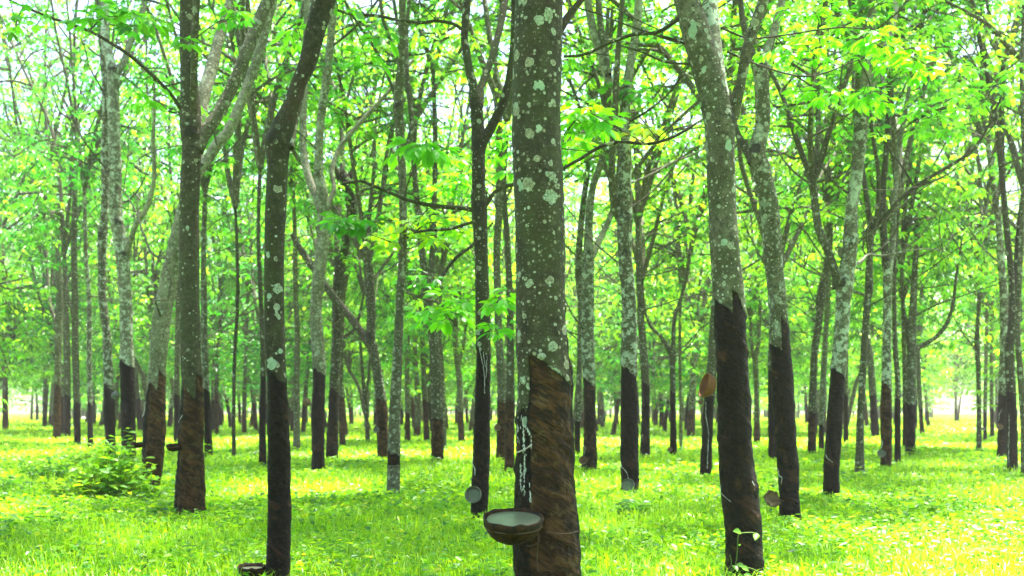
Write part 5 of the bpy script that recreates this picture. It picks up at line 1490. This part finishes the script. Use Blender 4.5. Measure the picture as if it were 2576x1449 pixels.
cup('tiny dark cup on the candelabra forked tree', 1685, 1130, 6.5, TREES['forty three']['Y'] - 0.12, (-0.3, -0.7, 0.5), BROWNBOWL, 0.7, None, 0, 0.01, tree='forty three')
cup('tiny cup on the dark footed tree by the path', 2474, 1079, 5, TREES['sixty four']['Y'] - 0.08, (-0.3, -0.7, 0.5), GREYBOWL, 0.7, None, 0, 0.01, tree='sixty four')

# white runs and strings of latex on other trees
def f(key, r_px): return TREES[key]['Y'] - r_px / FPX * TREES[key]['Y']
streak('five', [(1190, 1150), (1188, 1166), (1194, 1178), (1195, 1196)], f('five', 18), 3.0, 11)
streak('five', [(1206, 875), (1211, 900), (1217, 930), (1219, 960), (1220, 990)], f('five', 20), 2.2, 12)
streak('five', [(1224, 895), (1225, 920), (1223, 950)], f('five', 19), 1.8, 13)
streak('five', [(1216, 885), (1218, 905), (1222, 925)], f('five', 20.5), 1.5, 14)
streak('eleven', [(1562, 1160), (1564, 1175), (1572, 1182), (1578, 1192), (1580, 1205)], f('eleven', 24), 3.0, 15)
streak('seven', [(1957, 1180), (1960, 1196), (1967, 1203), (1964, 1218)], f('seven', 22), 3.0, 16)
streak('eight', [(2077, 1143), (2080, 1152), (2088, 1158), (2094, 1163)], f('eight', 20), 2.4, 17)
streak('ten', [(2217, 1105), (2220, 1116), (2217, 1128)], f('ten', 13), 2.6, 18)
streak('two', [(456, 1020), (458, 1045), (455, 1080), (453, 1130), (452, 1180), (449, 1215), (447, 1250)], f('two', 16), 2.2, 19)
streak('two', [(462, 1040), (455, 1052), (449, 1062)], f('two', 22), 2.2, 20)
streak('three', [(366, 1010), (362, 1040), (357, 1050)], f('three', 16), 2.6, 21)
streak('three', [(362, 1060), (359, 1120), (357, 1170), (355, 1200)], f('three', 12), 2.2, 22)
streak('four', [(671, 1366), (676, 1382), (671, 1398), (660, 1408)], f('four', 16), 3.0, 23)
streak('six', [(1886, 1064 + 140), (1893, 1212), (1898, 1222)], f('six', 34), 3.0, 24)
streak('six', [(1810, 1215), (1818, 1245), (1838, 1262)], f('six', 36), 1.8, 25)
streak('forty four', [(1775, 1010), (1776, 1050), (1782, 1090), (1781, 1130), (1779, 1180)], f('forty four', 14), 2.2, 26)
streak('forty two', [(1615, 1093), (1614, 1105), (1612, 1112)], f('forty two', 12), 2.2, 27)
streak('twelve', [(1467, 1120), (1472, 1128), (1470, 1142)], f('twelve', 18), 2.2, 28)
streak('sixty seven', [(2538, 1040), (2539, 1080), (2537, 1130), (2539, 1170)], f('sixty seven', 14), 1.8, 29)
streak('sixty six', [(2520, 1030), (2514, 1042), (2513, 1060)], f('sixty six', 13), 2.0, 30)

# ------------------------------------------------------------------ light, sky, camera
SUN_EL, SUN_AZ = math.radians(73), math.radians(40)          # azimuth from the view direction towards the right
w = bpy.data.worlds.new('World'); scene.world = w; w.use_nodes = True
nt = w.node_tree; bg = nt.nodes['Background']
sky = nt.nodes.new('ShaderNodeTexSky'); sky.sky_type = 'NISHITA'; sky.sun_disc = False
sky.sun_elevation = SUN_EL; sky.sun_rotation = SUN_AZ; sky.air_density = 1.0; sky.dust_density = 2.5; sky.ozone_density = 1.0
nt.links.new(sky.outputs[0], bg.inputs[0]); bg.inputs[1].default_value = 0.08
sd = bpy.data.lights.new('sun', 'SUN'); sd.energy = 5.0; sd.angle = math.radians(4.0); sd.color = (1.0, 0.95, 0.86)
so = bpy.data.objects.new('sun', sd); COL.objects.link(so)
to_sun = Vector((math.sin(SUN_AZ) * math.cos(SUN_EL), math.cos(SUN_AZ) * math.cos(SUN_EL), math.sin(SUN_EL)))
so.rotation_euler = to_sun.to_track_quat('Z', 'Y').to_euler()

cd = bpy.data.cameras.new('camera'); cam = bpy.data.objects.new('camera', cd); COL.objects.link(cam)
cam.location = (0, 0, CH); cam.rotation_euler = (math.radians(90), 0, 0)
cd.sensor_width = 36; cd.lens = 36 * FPX / 2576; cd.shift_y = (HZ - 724.5) / 2576
cd.clip_start = 0.1; cd.clip_end = 1000
cd.dof.use_dof = True; cd.dof.focus_distance = 5.2; cd.dof.aperture_fstop = 3.6
scene.camera = cam

scene.view_settings.view_transform = 'Standard'; scene.view_settings.look = 'None'
scene.view_settings.exposure = 3.22; scene.view_settings.gamma = 1
c = scene.cycles
c.max_bounces = 7; c.diffuse_bounces = 5; c.glossy_bounces = 2; c.transmission_bounces = 4; c.transparent_max_bounces = 4
c.caustics_reflective = False; c.caustics_refractive = False
c.sample_clamp_indirect = 8
c.use_denoising = True
try:
    c.denoiser = 'OPENIMAGEDENOISE'; c.denoising_input_passes = 'RGB_ALBEDO_NORMAL'; c.denoising_prefilter = 'ACCURATE'
except Exception:
    pass
